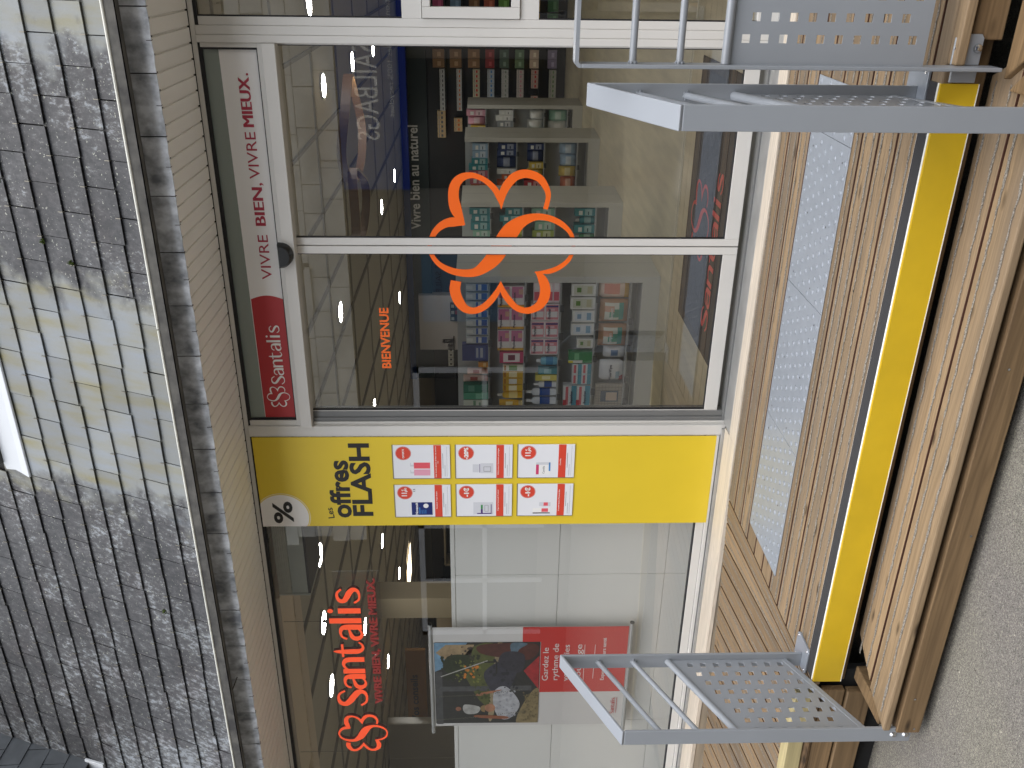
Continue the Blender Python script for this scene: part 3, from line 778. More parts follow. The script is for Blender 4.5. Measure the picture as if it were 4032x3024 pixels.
# guard parallel to the facade
gd = empty('guard_rail', (-.27, -1.56, -.1), 'grey steel guard with perforated panel facing the street, right of the steps', 'guard rail')
Y = -1.56
xr = 1.4
b = MB(); b.box(-.278, -.268, Y - .03, Y + .03, -.112, .99); b.build('guard_post', HANDR, gd, .002, 2)
b = MB(); b.box(xr, xr + .01, Y - .03, Y + .03, -.112, .99); b.build('guard_post', HANDR, gd, .002, 2)
b = MB()
# top rail with a rounded corner
arc = [(-.278 + .016 - .016 * math.cos(a), .991 + .016 * math.sin(a)) for a in [i * math.pi / 12 for i in range(7)]]
inn = [(-.268 + .006 - .006 * math.cos(a), .991 + .006 * math.sin(a)) for a in [i * math.pi / 12 for i in range(7)]]
prof = arc + [(xr + .01, 1.007), (xr + .01, .997)] + inn[::-1]
n = len(prof)
b.add([(p[0], Y - .03, p[1]) for p in prof] + [(p[0], Y + .03, p[1]) for p in prof], [tuple(range(n)), tuple(range(n, 2 * n))] + [(i, (i + 1) % n, n + (i + 1) % n, n + i) for i in range(n)])
b.build('top_rail', HANDR, gd, smooth=True)
for z in (.854, .731):
    b = MB(); b.rod((-.268, Y, z), (xr, Y, z), .0095, 16); b.build('round_bar', HANDR, gd, smooth=True)
    wl = MB()
    for k_ in range(7):
        a = 2 * math.pi * k_ / 7
        wl.lathe((-.2655, Y + .0105 * math.cos(a), z + .0105 * math.sin(a) - .003), [(.001, 0), (.0042, .0015), (.0042, .0045), (.001, .006)], 6)
    wl.build('weld', HANDR, gd, smooth=True)
b = MB(); b.rod((-.267, Y - .004, .612), (xr, Y - .004, .612), .0115, 16); b.build('panel_tube', HANDR, gd, smooth=True)
hc = []
col = 0; x = -.205
while x < xr - .03:
    z = .128 + (.027 if col % 2 else 0)
    while z < .585:
        hc.append((x, z)); z += .0485
    x += .0525; col += 1
me = curve2d('perforated_panel', [[(-.268, .088), (xr, .088), (xr, .612), (-.268, .612)]] + [[(cx - .0105, cz - .0105), (cx + .0105, cz - .0105), (cx + .0105, cz + .0105), (cx - .0105, cz + .0105)] for cx, cz in hc], HANDR, .0015)
o = inst('perforated_panel', me, gd, (0, 0, 0), FACE); me.transform(Matrix.Rotation(0, 4, 'X')); o.location = (0, Y, 0)
b = MB()
pr = [(-.267, -.075), (-.267, 0.0), (-.2, .0), (-.19, -.008), (-.19, -.068), (-.2, -.075)]
n = len(pr); b.add([(p[0], -1.535, p[1]) for p in pr] + [(p[0], -1.527, p[1]) for p in pr], [tuple(range(n)), tuple(range(n, 2 * n))] + [(i, (i + 1) % n, n + (i + 1) % n, n + i) for i in range(n)])
b.box(-.312, -.279, -1.535, -1.527, -.075, -.006)
b.build('fixing_bracket', HANDR, gd, .001)
b = MB()
for z in (-.012, -.062):
    b.lathe((0, 0, 0), [(.012, 0), (.012, .003), (.0105, .007), (.006, .0095), (.002, .010)], 14)
    for i in range(len(b.v) - 70, len(b.v)):
        p = b.v[i]; b.v[i] = (-.225 + p[0], -1.535 - p[2], z + p[1])
b.build('bolt', STEEL, gd, smooth=True)
for o in gd.children:
    o.location = Vector(o.location) - Vector(gd.location)

# ================================================================== SHOP BUILDING
shop = empty('shop_building', (0, 0, 0), 'pharmacy front with slate mansard roof, cream soffit and aluminium glazing', 'building')
# ---- roof
Y0, Z0, PITCH = -.56, 2.70, 71
roof = MB(); roof.box(-7, 1.2, -.15, 3.2, -.06, -.012)
roof = roof.build('roof', UNDER, shop); roof.location = (0, -.53, 2.7127); roof.rotation_euler = (R(PITCH), 0, 0); roof.scale = (1.0087,) * 3
def slate_mesh(w_, l_, th=.0045, hook=True, m=SLATE, seed=0):
    r = random.Random(seed)
    b = MB()
    hw = w_ / 2
    j = [r.uniform(-.0012, .0012) for _ in range(8)]
    vs = [(-hw + j[0], 0 + j[1], 0), (-hw * .3, j[2] * .8, 0), (hw * .35, j[3] * .8, 0), (hw + j[4], 0 + j[5], 0), (hw, l_, -.006), (-hw, l_, -.006)]
    top = [(x, y, z + th) for x, y, z in vs]
    b.add(vs + top, [(0, 1, 2, 3, 4, 5), (6, 7, 8, 9, 10, 11)] + [(i, (i + 1) % 6, 6 + (i + 1) % 6, 6 + i) for i in range(6)])
    if hook:
        b.box(-.0016, .0016, -.004, .0, -.002, th + .004, 1)
        b.box(-.0016, .0016, -.004, .018, th + .0022, th + .0042, 1)
    return b.mesh('slate', [m, HOOK])
SM = [slate_mesh(.2165, .155, seed=i) for i in range(6)]
# joints sit at -.739 + k*.2205 on rows whose bottom is s=.067; alternate rows shifted by half
built = set()
for row in range(0, 14):
    s0 = -.192 + row * .1322
    ph = -.739 if row % 2 == 0 else -.6287
    ks = range(-17, 5)
    for k_ in ks:
        xc = ph + .11025 + k_ * .2205
        if xc < -4.36 or xc > .35: continue
        if s0 > .80 and xc < -4.3: continue
        if s0 > .86 - .01 and -2.20 < xc < .4: continue       # under the roof light
        if s0 > .70 and -2.14 < xc < .4 : continue
        # seen slice only: what the picture's left edge cuts off stays in the joined rest
        r = random.Random(row * 100 + k_)
        vis = s0 < 1.62 and (xc < -.3 - (s0 + .1) * .0)
        lim_top = .30 + (-.18 - xc) * .40      # roof seen higher up towards the left
        if s0 > lim_top + .15: continue
        z_n = .003 + r.uniform(0, .0015)
        o = inst('slate', SM[r.randrange(6)], roof, (xc + r.uniform(-.0012, .0012), s0 + r.uniform(-.0055, .0045), z_n), (R(-2.0) + r.uniform(-.012, .004), r.uniform(-.008, .008), r.uniform(-.006, .006)))
        built.add((row, k_))
# all the other slates, outside the picture: one joined part
rest = MB()
for row in range(0, 24):
    s0 = -.192 + row * .1322
    for k_ in range(-30, 9):
        xc = (-.739 if row % 2 == 0 else -.6287) + .11025 + k_ * .2205
        if (row, k_) in built or xc > 1.08 or xc < -6.9: continue
        if xc < -4.3 and s0 > .75: continue
        if -2.3 < xc < .45 and .7 < s0 < 1.55: continue
        o_ = len(rest.v); rest.box(xc - .1085, xc + .1085, s0, s0 + .14, 0, .0045)
        for q in range(o_, o_ + 8):
            x_, y_, z_ = rest.v[q]; rest.v[q] = (x_, y_, z_ + .0035 + .0055 * (1 - (y_ - s0) / .14))
tag(rest.build('slate_field', SLATE, roof), kind='stuff')
# moss tufts
mo = MB()
rr = random.Random(5)
for (cx, cs) in ((-.86, .49), (-1.17, .215), (-1.09, .335), (-2.93, .1)):
    for i in range(26):
        a = rr.uniform(0, 6.28); q = rr.uniform(0, .012); x = cx + q * math.cos(a); s_ = cs + q * math.sin(a); h_ = rr.uniform(.003, .009)
        mo.rod((x, s_, .008), (x + rr.uniform(-.003, .003), s_ + rr.uniform(-.003, .003), .012 + h_), .0022, 5, r1=.0006)
tag(mo.build('moss', mat('moss', srgb(72, 88, 30), .95), roof), kind='stuff')
# zinc apron under the roof light (rounded left end) and the roof light's dark frame
zf = MB()
pf = [(-2.262, .845), (-2.262, .80), (-2.275, .765), (-2.29, .728), (-2.285, .722), (.4, .722), (.4, .852), (-2.235, .852)]
n = len(pf); zf.add([(p[0], p[1], .004) for p in pf] + [(p[0] + (.0 if p[0] > 0 else .004), p[1] + (.004 if p[1] < .76 else 0), .022 if p[1] > .8 else .014) for p in pf], [tuple(range(n)), tuple(range(n, 2 * n))] + [(i, (i + 1) % n, n + (i + 1) % n, n + i) for i in range(n)])
zf.build('zinc_flashing', ZWHT, roof, .003, 2)
zf = MB(); zf.box(-2.225, .4, .8525, 1.6, .0, .05); zf.build('roof_light_frame', mat('roof_light_dark', srgb(58, 58, 56), .5), roof, .004)
# ---- dormer cheek with new dark slates at the left, at right angles to the roof
ck = MB(); ck.add([(0, -.2, 0), (0, .9, 0), (0, .9, 2.2), (0, -.2, 2.2), (-.1, -.2, 0), (-.1, .9, 0), (-.1, .9, 2.2), (-.1, -.2, 2.2)], [(0, 1, 2, 3), (7, 6, 5, 4), (0, 4, 5, 1), (1, 5, 6, 2), (2, 6, 7, 3), (3, 7, 4, 0)])
zc = Z0 + .872 * math.sin(R(PITCH)); yc = Y0 + .872 * math.cos(R(PITCH))
cheek = ck.build('dormer_cheek', UNDER, shop); cheek.location = (-4.272, yc - .55, zc)
CS = MB(); CS.add([(0, 0, 0), (0, .21, 0), (-.006, .21, .16), (-.006, 0, .16), (.006, 0, 0), (.006, .21, 0), (.0, .21, .16), (.0, 0, .16)], [(0, 1, 2, 3), (7, 6, 5, 4), (0, 4, 5, 1), (1, 5, 6, 2), (2, 6, 7, 3), (3, 7, 4, 0)])
CSM = CS.mesh('slate', NSLATE)
for r_ in range(8):
    for c_ in range(5):
        inst('slate', CSM, cheek, (.009, -.2 + c_ * .215 + (.107 if r_ % 2 else 0), r_ * .13), (0, 0, random.uniform(-.01, .01)))
wf = MB(); wf.box(-4.5, -4.205, .742, .868, .004, .02); wf.build('corner_flashing', ZWHT, roof, .002)
# ---- gutter
gt = MB()
gt.add([(-7, -.608, 2.516), (1.2, -.608, 2.516), (1.2, -.608, 2.562), (-7, -.608, 2.562), (-7, -.605, 2.52), (1.2, -.605, 2.52), (1.2, -.605, 2.562), (-7, -.605, 2.562)],
       [(0, 1, 2, 3), (7, 6, 5, 4), (0, 4, 5, 1), (1, 5, 6, 2), (2, 6, 7, 3), (3, 7, 4, 0)])
gt.add([(-7, -.608, 2.516), (1.2, -.608, 2.516), (1.2, -.503, 2.542), (-7, -.503, 2.542), (-7, -.608, 2.521), (1.2, -.608, 2.521), (1.2, -.503, 2.547), (-7, -.503, 2.547)],
       [(0, 1, 2, 3), (7, 6, 5, 4), (0, 4, 5, 1), (1, 5, 6, 2), (2, 6, 7, 3), (3, 7, 4, 0)])
gt = gt.build('gutter', ZINC, shop)
b = MB(); b.rod((-7, -.608, 2.5645), (-1.42, -.608, 2.563), .0052, 8); b.rod((-1.41, -.608, 2.5625), (1.2, -.608, 2.5615), .006, 8); b.build('gutter_lip', ZLIP, gt, smooth=True)
b = MB(); b.rod((-3.39, -.59, 2.512), (-3.39, -.506, 2.51), .003, 6); b.box(-3.41, -3.37, -.6015, -.6002, 2.518, 2.56); b.build('gutter_joint', ZINC, gt)
# ---- fascia slates
fas = MB(); fas.box(-7, 1.2, -.478, -.44, 2.462, 2.72); fas = fas.build('fascia', UNDER, shop)
FM = []
for i in range(5):
    r = random.Random(40 + i); b = MB()
    n_ = 9; lo = [(-.1125 + .225 * k_ / (n_ - 1), r.uniform(-.0022, .0012)) for k_ in range(n_)]
    p = lo + [(.1125, .2), (-.1125, .2)]; n = len(p)
    b.add([(q[0], 0, q[1]) for q in p] + [(q[0], -.005, q[1]) for q in p], [tuple(range(n)), tuple(range(n, 2 * n))] + [(k_, (k_ + 1) % n, n + (k_ + 1) % n, n + k_) for k_ in range(n)])
    FM.append(b.mesh('slate', [FSLATE]))
hk = MB()
for k_ in range(-4, 24):
    xc = -.208 - .11465 - k_ * .2293
    inst('slate', FM[k_ % 5], fas, (xc, -.493 + (.002 if k_ % 2 else 0), 2.449 + random.uniform(-.0015, .0015)), (R(1.2), 0, 0))
    for xx in (xc, xc + .1147):
        hk.rod((xx, -.5, 2.447), (xx, -.5, 2.466), .0012, 5); hk.rod((xx, -.5, 2.447), (xx + .002, -.491, 2.446), .0012, 5)
tag(hk.build('slate_hook', mat('hook_rust', srgb(56, 46, 46), .6), fas), kind='stuff')
b = MB()
for k_ in range(-4, 24): b.box(-.208 - k_ * .2293 - .0012, -.208 - k_ * .2293 + .0012, -.4915, -.482, 2.449, 2.60)
b.build('joint_shadow_gap', UNDER, fas)
# ---- soffit boards
sof = MB(); sof.box(-7, 1.2, -.489, .06, 2.475, 2.49); sof = sof.build('soffit', UNDER, shop)
SB = MB()
pr = [(-.0315, 0.009), (-.0285, 0), (.0255, 0), (.0275, .008), (.0315, .008), (.0315, .013), (-.0315, .013)]
n = len(pr); SB.add([(q[0], -.487, q[1]) for q in pr] + [(q[0], -.004, q[1]) for q in pr], [tuple(range(n)), tuple(range(n, 2 * n))] + [(k_, (k_ + 1) % n, n + (k_ + 1) % n, n + k_) for k_ in range(n)])
SBM = SB.mesh('soffit_board', [SOFF])
for k_ in range(-12, 76):
    inst('soffit_board', SBM, sof, (-.3425 - k_ * .0634, 0, 2.4555 + random.uniform(0, .0006)))

# ---- glazing frames (facade plane Y = 0)
fr = MB(); fr.box(-7, 1.2, -.001, .055, 2.432, 2.4535); shopframe = fr.build('window_frame', ALU, shop, .0015)
def fbox(name, x0, x1, y0, y1, z0, z1, m=ALU, bev=.0015, parent=shopframe):
    b = MB(); b.box(x0, x1, y0, y1, z0, z1); return b.build(name, m, parent, bev)
fbox('gasket', -7, 1.2, -.0005, .02, 2.4165, 2.4315, GASK, 0)
# post between window and door
fbox('mullion', -2.246, -2.193, -.014, .06, -.002, 2.431)
fbox('mullion_trim', -2.256, -2.2465, -.008, .05, -.002, 2.431)
fbox('jamb', -2.1925, -2.16, .018, .09, .0, 2.105, ALU_D)
fbox('jamb', -2.1595, -2.128, .026, .09, .0, 2.105, ALU_D)
fbox('jamb_track', -2.1925, -2.18, .010, .0175, .0, 2.105, ALU)
# header above the sliding door and transom light
fbox('door_header', -2.1925, -.3735, -.03, .09, 2.107, 2.163)
fbox('transom_rail', -2.1925, -.3735, -.006, .05, 2.1632, 2.186)
fbox('transom_stile', -2.1925, -2.163, -.004, .05, 2.1862, 2.4212)
fbox('transom_stile', -.392, -.3735, -.004, .05, 2.1862, 2.4212)
fbox('gasket', -2.1628, -2.155, .002, .03, 2.1863, 2.4212, GASK, 0)
fbox('gasket', -.401, -.3922, .002, .03, 2.1863, 2.4212, GASK, 0)
fbox('gasket', -2.1546, -.4014, .002, .03, 2.1863, 2.1915, GASK, 0)
# right-hand posts
fbox('mullion', -.373, -.3425, -.012, .09, .0, 2.431)
fbox('mullion', -.342, -.3065, -.006, .06, .0, 2.431)
fbox('mullion', -.306, -.272, .0, .06, .0, 2.431)
fbox('sash_rail', -.2715, 1.2, .0, .06, 1.4955, 1.578)
fbox('sash_rail', -.2715, 1.2, .0, .06, 1.008, 1.0865)
fbox('sash_rail', -.2715, 1.2, .0, .06, -.002, .09)
fbox('opening_sash', -.2695, -.226, -.012, .04, 1.0885, 1.4925)
fbox('opening_sash', -.2255, 1.2, -.012, .04, 1.4595, 1.4925)
fbox('opening_sash', -.2255, 1.2, -.012, .04, 1.0885, 1.124)
for z0_, z1_ in ((1.5782, 2.4212), (.0902, 1.0078)): fbox('gasket', -.2718, -.267, .004, .03, z0_, z1_, GASK, 0)
# left window: bottom frame
fbox('window_sill', -7, -2.2565, .0, .06, .042, .086)
fbox('gasket', -7, -2.2565, .004, .03, .0865, .092, GASK, 0)
fbox('window_sill', -7, -2.2565, -.012, .055, .021, .0402)
fbox('gasket', -7, -2.2565, .006, .03, .0403, .0418, GASK, 0)
# panes
def pane(x0, x1, y, z0, z1, parent=shopframe):
    b = MB(); b.quad((x0, y, z0), (x1, y, z0), (x1, y, z1), (x0, y, z1)); return b.build('pane', GLASS, parent)
pane(-7, -2.257, .02, .086, 2.431)
pane(-.2715, 1.2, .02, 1.578, 2.431); pane(-.2255, 1.2, .016, 1.124, 1.4595); pane(-.2715, 1.2, .02, .09, 1.008)
# transom glass is backed, greenish behind the banner
tb = MB(); tb.quad((-2.163, .014, 2.186), (-.392, .014, 2.186), (-.392, .014, 2.4215), (-2.163, .014, 2.4215)); tb.build('transom_pane', mat('frosted_green_glass', srgb(136, 146, 140), .12, spec=.6), shopframe)
# threshold
fbox('threshold', -2.192, 1.2, -.111, .012, -.02, .003, SILL, .002)
fbox('threshold_step', -2.192, 1.2, .0125, .14, -.02, .012, ALU_D, .001)

# sliding leaves
def leaf(x0, x1, label, outer_left):
    t = empty('sliding_door', ((x0 + x1) / 2, .045, .04), label, 'door', 'sliding glass door leaves')
    cx = (x0 + x1) / 2
    def p(nm, a, b_, c, d_, e, f, m=ALU, bev=.0015):
        q = MB(); q.box(a - cx, b_ - cx, c - .045, d_ - .045, e - .04, f - .04); return q.build(nm, m, t, bev)
    k_ = 4.03 / 4
    if outer_left:
        p('stile', x1 - .036, x1, .03, .062, .04, 2.14)
        p('stile', x0, x0 + .03, .03, .062, .04, 2.14)
    else:
        p('stile', x0, x0 + .034, .03, .062, .04, 2.14)
        p('stile', x1 - .03, x1, .03, .062, .04, 2.14)
    a = x0 + (.0302 if outer_left else .0342); b_ = x1 - (.0362 if outer_left else .0302)
    p('bottom_rail', a, b_, .031, .061, .04, .107)
    p('top_rail', a, b_, .031, .061, 2.112, 2.14)
    gk = p('gasket', a, a + .0035, .034, .05, .1073, 2.1118, GASK, 0); p('gasket', b_ - .0035, b_, .034, .05, .1073, 2.1118, GASK, 0); p('gasket', a, b_, .035, .05, .1072, .111, GASK, 0)
    q = MB(); q.quad((a - cx, .0, .065), (b_ - cx, .0, .065), (b_ - cx, .0, 2.075), (a - cx, .0, 2.075)); q.build('pane', GLASS, t)
    return t
leaf(-2.155, -1.2612, 'left sliding door leaf with narrow aluminium frame', True)
leaf(-1.2555, -.352, 'right sliding door leaf with narrow aluminium frame', False)

# ---- motion sensor
b = MB(); n_ = 12; vs = []
for k_ in range(n_ + 1):
    a = math.pi * k_ / n_
    vs.append((-1.282 + .058 * math.cos(a), 2.178 - .066 * math.sin(a) ** .8 if 0 < k_ < n_ else 2.178))
n = len(vs)
b.add([(x, -.031, z) for x, z in vs] + [(-1.282 + (x + 1.282) * .97, -.062, 2.178 + (z - 2.178) * .93) for x, z in vs] + [(-1.282 + (x + 1.282) * .8, -.074, 2.174 + (z - 2.178) * .75) for x, z in vs],
      [(k_, k_ + 1, n + k_ + 1, n + k_) for k_ in range(n - 1)] + [(n + k_, n + k_ + 1, 2 * n + k_ + 1, 2 * n + k_) for k_ in range(n - 1)] + [tuple(range(2 * n, 3 * n)), (0, n, 2 * n, 3 * n - 1, 2 * n - 1, n - 1)])
o = b.build('motion_sensor', BLACKP, None, smooth=True); tag(o, 'black half-round motion sensor above the meeting of the sliding doors', 'sensor'); reloc(o, (-1.282, -.03, 2.15))

# ---- transom banner
bn = empty('transom_banner', (-1.27, .012, 2.27), 'grey-white strip above the door with slogan and red Santalis end', 'banner')
def sub(o, t):
    o.location = Vector(o.location) - Vector(t.location); return o
def flat(name, pts, y, m, parent, thick=.0006):
    """flat print in the XZ plane facing -Y"""
    b = MB(); n = len(pts)
    b.add([(p[0], y, p[1]) for p in pts] + [(p[0], y + thick, p[1]) for p in pts], [tuple(range(n)), tuple(range(n, 2 * n))] + [(k_, (k_ + 1) % n, n + (k_ + 1) % n, n + k_) for k_ in range(n)])
    o = b.build(name, m, parent)
    if parent: o.location = -Vector(parent.location)
    return o
BANW = mat('banner_white', srgb(232, 230, 228), .5)
flat('white_ground', [(-2.15, 2.1918), (-.4, 2.1918), (-.4, 2.352), (-2.15, 2.345)], .0125, BANW, bn)
arcp = [(-1.517 + .018 * math.sin(math.pi * i / 10), 2.1925 + (2.344 - 2.1925) * i / 10) for i in range(11)]
flat('red_ground', [(-2.152, 2.1925)] + arcp + [(-2.152, 2.343)], .0118, RED, bn)
def tx(s, x, z, h, wd, m, bold=0, y=.0112, parent=None, **kw):
    o = text(s, x, y, z, h, parent, width=wd, bold=bold, m=m, **kw)
    if parent: o.location = Vector(o.location) - Vector(parent.location)
    return o
BZ = lambda x: 2.233 + (x + 1.40) * .0022
tx('VIVRE', -1.418, 2.233, .047, .215, REDT, .0, parent=bn)
for q_ in range(3): tx('BIEN', -1.167 + q_ * .0028, 2.234, .047, .172, REDT, 0, .0112 - q_ * .0001, parent=bn)
tx(',', -.978, 2.234, .047, .012, REDT, .01, parent=bn)
tx('VIVRE', -.945, 2.2365, .047, .205, REDT, .0, parent=bn)
for q_ in range(3): tx('MIEUX', -.725 + q_ * .0028, 2.238, .047, .203, REDT, 0, .0112 - q_ * .0001, parent=bn)
tx('.', -.508, 2.24, .047, .010, REDT, .012, parent=bn)
b = MB(); logo(b, 0, 0, .165, 0, .0008, .9); o = b.build('logo', WHT, bn, smooth=False); o.rotation_euler = FACE; o.location = Vector((-2.033, .0116, 2.267)) - Vector(bn.location)
b = MB(); wordmark(b, 0, 0, .0475, 0, .0008, .85, .955); o = b.build('word_mark', WHT, bn); o.rotation_euler = FACE; o.location = Vector((-1.968, .0116, 2.227)) - Vector(bn.location)

# ---- yellow offers banner
yb = empty('offers_banner', (-2.53, -.012, 1.2), 'tall yellow panel reading Les offres FLASH left of the door', 'banner')
flat('yellow_panel', [(-2.797, .034), (-2.2572, .036), (-2.2572, 2.4205), (-2.803, 2.4205)], -.0125, YEL, yb, .004)
def circle_pts(cx, cz, r_, a0=0, a1=360, n=48): return [(cx + r_ * math.cos(R(a0 + (a1 - a0) * i / n)), cz + r_ * math.sin(R(a0 + (a1 - a0) * i / n))) for i in range(n + 1)]
def clipc(cx, cz, r_, xmin, zmax):
    return [(max(x, xmin), min(z, zmax)) for x, z in circle_pts(cx, cz, r_)[:-1]]
flat('cream_ring', clipc(-2.741, 2.31, .1475, -2.8015, 2.42), -.0133, CREAM, yb)
flat('yellow_gap', clipc(-2.741, 2.31, .1425, -2.8017, 2.4202), -.0137, YEL, yb, .0003)
flat('white_disc', clipc(-2.741, 2.31, .1385, -2.8019, 2.4204), -.0142, BANW, yb, .0004)
tx('%', -2.782, 2.258, .098, .138, BLK, .022, -.015, yb)
tx('Les', -2.752, 2.036, .033, .066, BLK, .012, -.0135, yb).rotation_euler = (R(90), R(-8), 0)
tx('offres', -2.749, 1.948, .101, .355, BLK, .03, -.0135, yb)
tx('FLASH', -2.746, 1.834, .101, .446, BLK, .03, -.0135, yb)

CARDW = mat('card_paper', srgb(226, 228, 232), .3)
CARDG = mat('fine_print_grey', srgb(120, 120, 124), .5)
PLEX = mat('card_holder_side', srgb(150, 150, 140), .3)
def card(x0, z0, label):
    t = empty('offer_card', (x0, -.0145, z0), label, 'offer sheet', 'white offer sheets on the yellow panel')
    b = MB(); b.box(0, .2, -.004, 0, 0, .293); b.build('sheet', CARDW, t, .0005)
    b = MB(); b.box(-.003, 0, -.005, .001, 0, .293); b.box(-.003, .2, -.004, .001, .293, .2985); b.build('holder_edge', mat('holder_edge_%d' % int(x0 * -1000 + z0), srgb(120, 116, 96), .4), t)
    b = MB(); b.box(.0005, .1995, -.0046, -.004, .045, .084); b.build('red_band', REDC, t)
    b = MB(); b.disc((.152, -.0046, .2405), .0405, 'y', 30, 0); b.build('price_disc', REDC, t)
    b = MB()
    for i in range(30):
        a0 = 2 * math.pi * i / 30; a1 = 2 * math.pi * (i + 1) / 30
        b.quad(*[(.152 + r_ * math.cos(a), -.0049, .2405 + r_ * math.sin(a)) for r_, a in ((.0375, a0), (.0383, a0), (.0383, a1), (.0375, a1))])
    b.build('disc_ring', CARDW, t)
    b = MB(); b.box(.012, .19, -.0045, -.004, .016, .0168); b.box(.012, .08, -.0045, -.004, .026, .0275); b.box(.06, .15, -.0045, -.004, .036, .0382); b.build('fine_print', CARDG, t)
    return t
def ct(t, s, x, z, h, wd=None, m=WHT, bold=.02, y=-.0050): return text(s, x, y, z, h, t, width=wd, bold=bold, m=m)
PINKM = mat('pink_gel', srgb(222, 92, 102), .3); PINKL = mat('pale_pink_gel', srgb(224, 160, 180), .3); NAVY = mat('navy_box', srgb(28, 42, 104), .35)
GREYP = mat('pale_grey_print', srgb(204, 206, 212), .4); PURP = mat('purple_print', srgb(74, 44, 112), .4); GRN = mat('green_print', srgb(60, 140, 78), .4); BLUEL = mat('blue_print', srgb(64, 134, 200), .4); PINKD = mat('deep_pink_print', srgb(200, 60, 108), .4)
def pf_box(t, x0, x1, z0, z1, m, y=-.0046, name='picture_detail'):
    b = MB(); b.box(x0, x1, y, -.004, z0, z1); return b.build(name, m, t)
A_ = card(-2.5015, 1.4155, 'offer sheet reading OFFERTS with two pink pump bottles, top right of the six')
for dx, m_ in ((.0, PINKL), (.042, PINKM)):
    pf_box(A_, .018 + dx, .054 + dx, .104, .188, m_, name='pictured_bottle'); pf_box(A_, .031 + dx, .041 + dx, .188, .203, GREYP); pf_box(A_, .031 + dx, .052 + dx, .203, .207, GREYP)
ct(A_, 'OFFERTS', .122, .236, .0095, .055); ct(A_, 'Gels douche Jasmin & Fleur de cerisier', .006, .071, .006, .188, bold=.01); ct(A_, 'soin', .09, .061, .004, .016)
B_ = card(-2.7425, 1.416, 'offer sheet reading 11,90 euros with a navy blue box, top left of the six')
pf_box(B_, .012, .092, .098, .208, NAVY, name='pictured_box'); ct(B_, 'Novanuit', .014, .175, .013, .076, bold=.03)
b = MB(); b.disc((.07, -.0050, .132), .014, 'y', 20); b.build('pictured_moon', WHT, B_); pf_box(B_, .02, .06, .163, .168, BLUEL, -.0049); pf_box(B_, .02, .045, .152, .155, BLUEL, -.0049); pf_box(B_, .02, .045, .142, .145, BLUEL, -.0049); pf_box(B_, .02, .045, .132, .135, BLUEL, -.0049)
ct(B_, '11,', .126, .231, .026, .034, bold=.04); ct(B_, '90', .162, .231, .012, .02); ct(B_, '€', .163, .247, .010, .01); ct(B_, '13', .155, .186, .011, .016, BLK, .0); ct(B_, 'Novanuit Triple Action', .05, .071, .006, .11, bold=.01)
C_ = card(-2.5015, 1.0915, 'offer sheet reading -20% with a white pill bottle, middle right of the six')
pf_box(C_, .03, .09, .1, .165, GREYP, name='pictured_bottle'); pf_box(C_, .036, .084, .175, .207, GREYP); pf_box(C_, .034, .086, .168, .1715, PURP); pf_box(C_, .04, .07, .112, .15, CARDG, -.0049); pf_box(C_, .043, .068, .114, .148, GREYP, -.0051)
ct(C_, '-20%', .116, .23, .02, .07, bold=.05); ct(C_, 'Mélatonine à libération prolongée', .02, .071, .006, .16, bold=.01)
D_ = card(-2.7405, 1.0915, 'offer sheet reading -1€ with a white and purple jar, middle left of the six')
pf_box(D_, .012, .088, .1, .205, GREYP, name='pictured_jar'); pf_box(D_, .014, .020, .108, .185, PURP, -.0049); pf_box(D_, .014, .075, .108, .112, PURP, -.0049); pf_box(D_, .02, .045, .155, .165, PURP, -.0049); pf_box(D_, .046, .072, .155, .165, GRN, -.0049); pf_box(D_, .03, .07, .125, .145, CARDG, -.0049); pf_box(D_, .032, .068, .127, .143, GREYP, -.0051)
ct(D_, '-1€', .124, .229, .024, .056, bold=.05); ct(D_, 'Ergynuit Sommeil Profond', .035, .071, .006, .13, bold=.01)
E_ = card(-2.5, .7685, 'offer sheet reading 11,90 with a pink, white and blue carton, bottom right of six')
pf_box(E_, .018, .092, .125, .205, WHT, name='pictured_box'); pf_box(E_, .02, .08, .185, .2, PINKD, -.0049); pf_box(E_, .04, .092, .125, .133, BLUEL, -.0049); pf_box(E_, .078, .092, .13, .2, GREYP, -.0049); ct(E_, 'Camilia', .024, .155, .011, .046, CARDG, 0)
ct(E_, '11,', .126, .231, .026, .034, bold=.04); ct(E_, '90', .162, .231, .012, .02); ct(E_, '€', .163, .247, .010, .01); ct(E_, 'Camilia', .075, .071, .006, .04, bold=.01)
F_ = card(-2.7395, .7675, 'offer sheet reading -1€ with a small pink tube and carton, bottom left of the six')
pf_box(F_, .014, .048, .12, .212, WHT, name='pictured_box'); pf_box(F_, .014, .020, .12, .212, BLK, -.0049); pf_box(F_, .024, .046, .13, .165, PINKM, -.0049); pf_box(F_, .06, .085, .118, .178, GREYP, name='pictured_tube'); pf_box(F_, .063, .084, .132, .155, PINKM, -.0049)
ct(F_, '-1€', .124, .229, .024, .056, bold=.05); ct(F_, 'Pranafill Baume Pectoral Bio', .03, .071, .006, .135, bold=.01)

# ---- orange flower sticker on the door glass
b = MB(); logo(b, 0, 0, 1.0, 0, .0008)
o = b.build('flower_sticker', ORG); o.rotation_euler = FACE; o.location = (-1.238, .043, 1.1575); tag(o, 'large orange outlined flower sticker across both sliding door leaves', 'sticker')
ORGB = mat('orange_lettering_film', srgb(236, 104, 30), .4)
o = text('BIENVENUE', -1.897, .0435, 1.702, .043, None, width=.322, bold=.03, m=ORGB, name='welcome_sticker'); tag(o, 'orange BIENVENUE lettering stuck on the left door leaf', 'sticker')

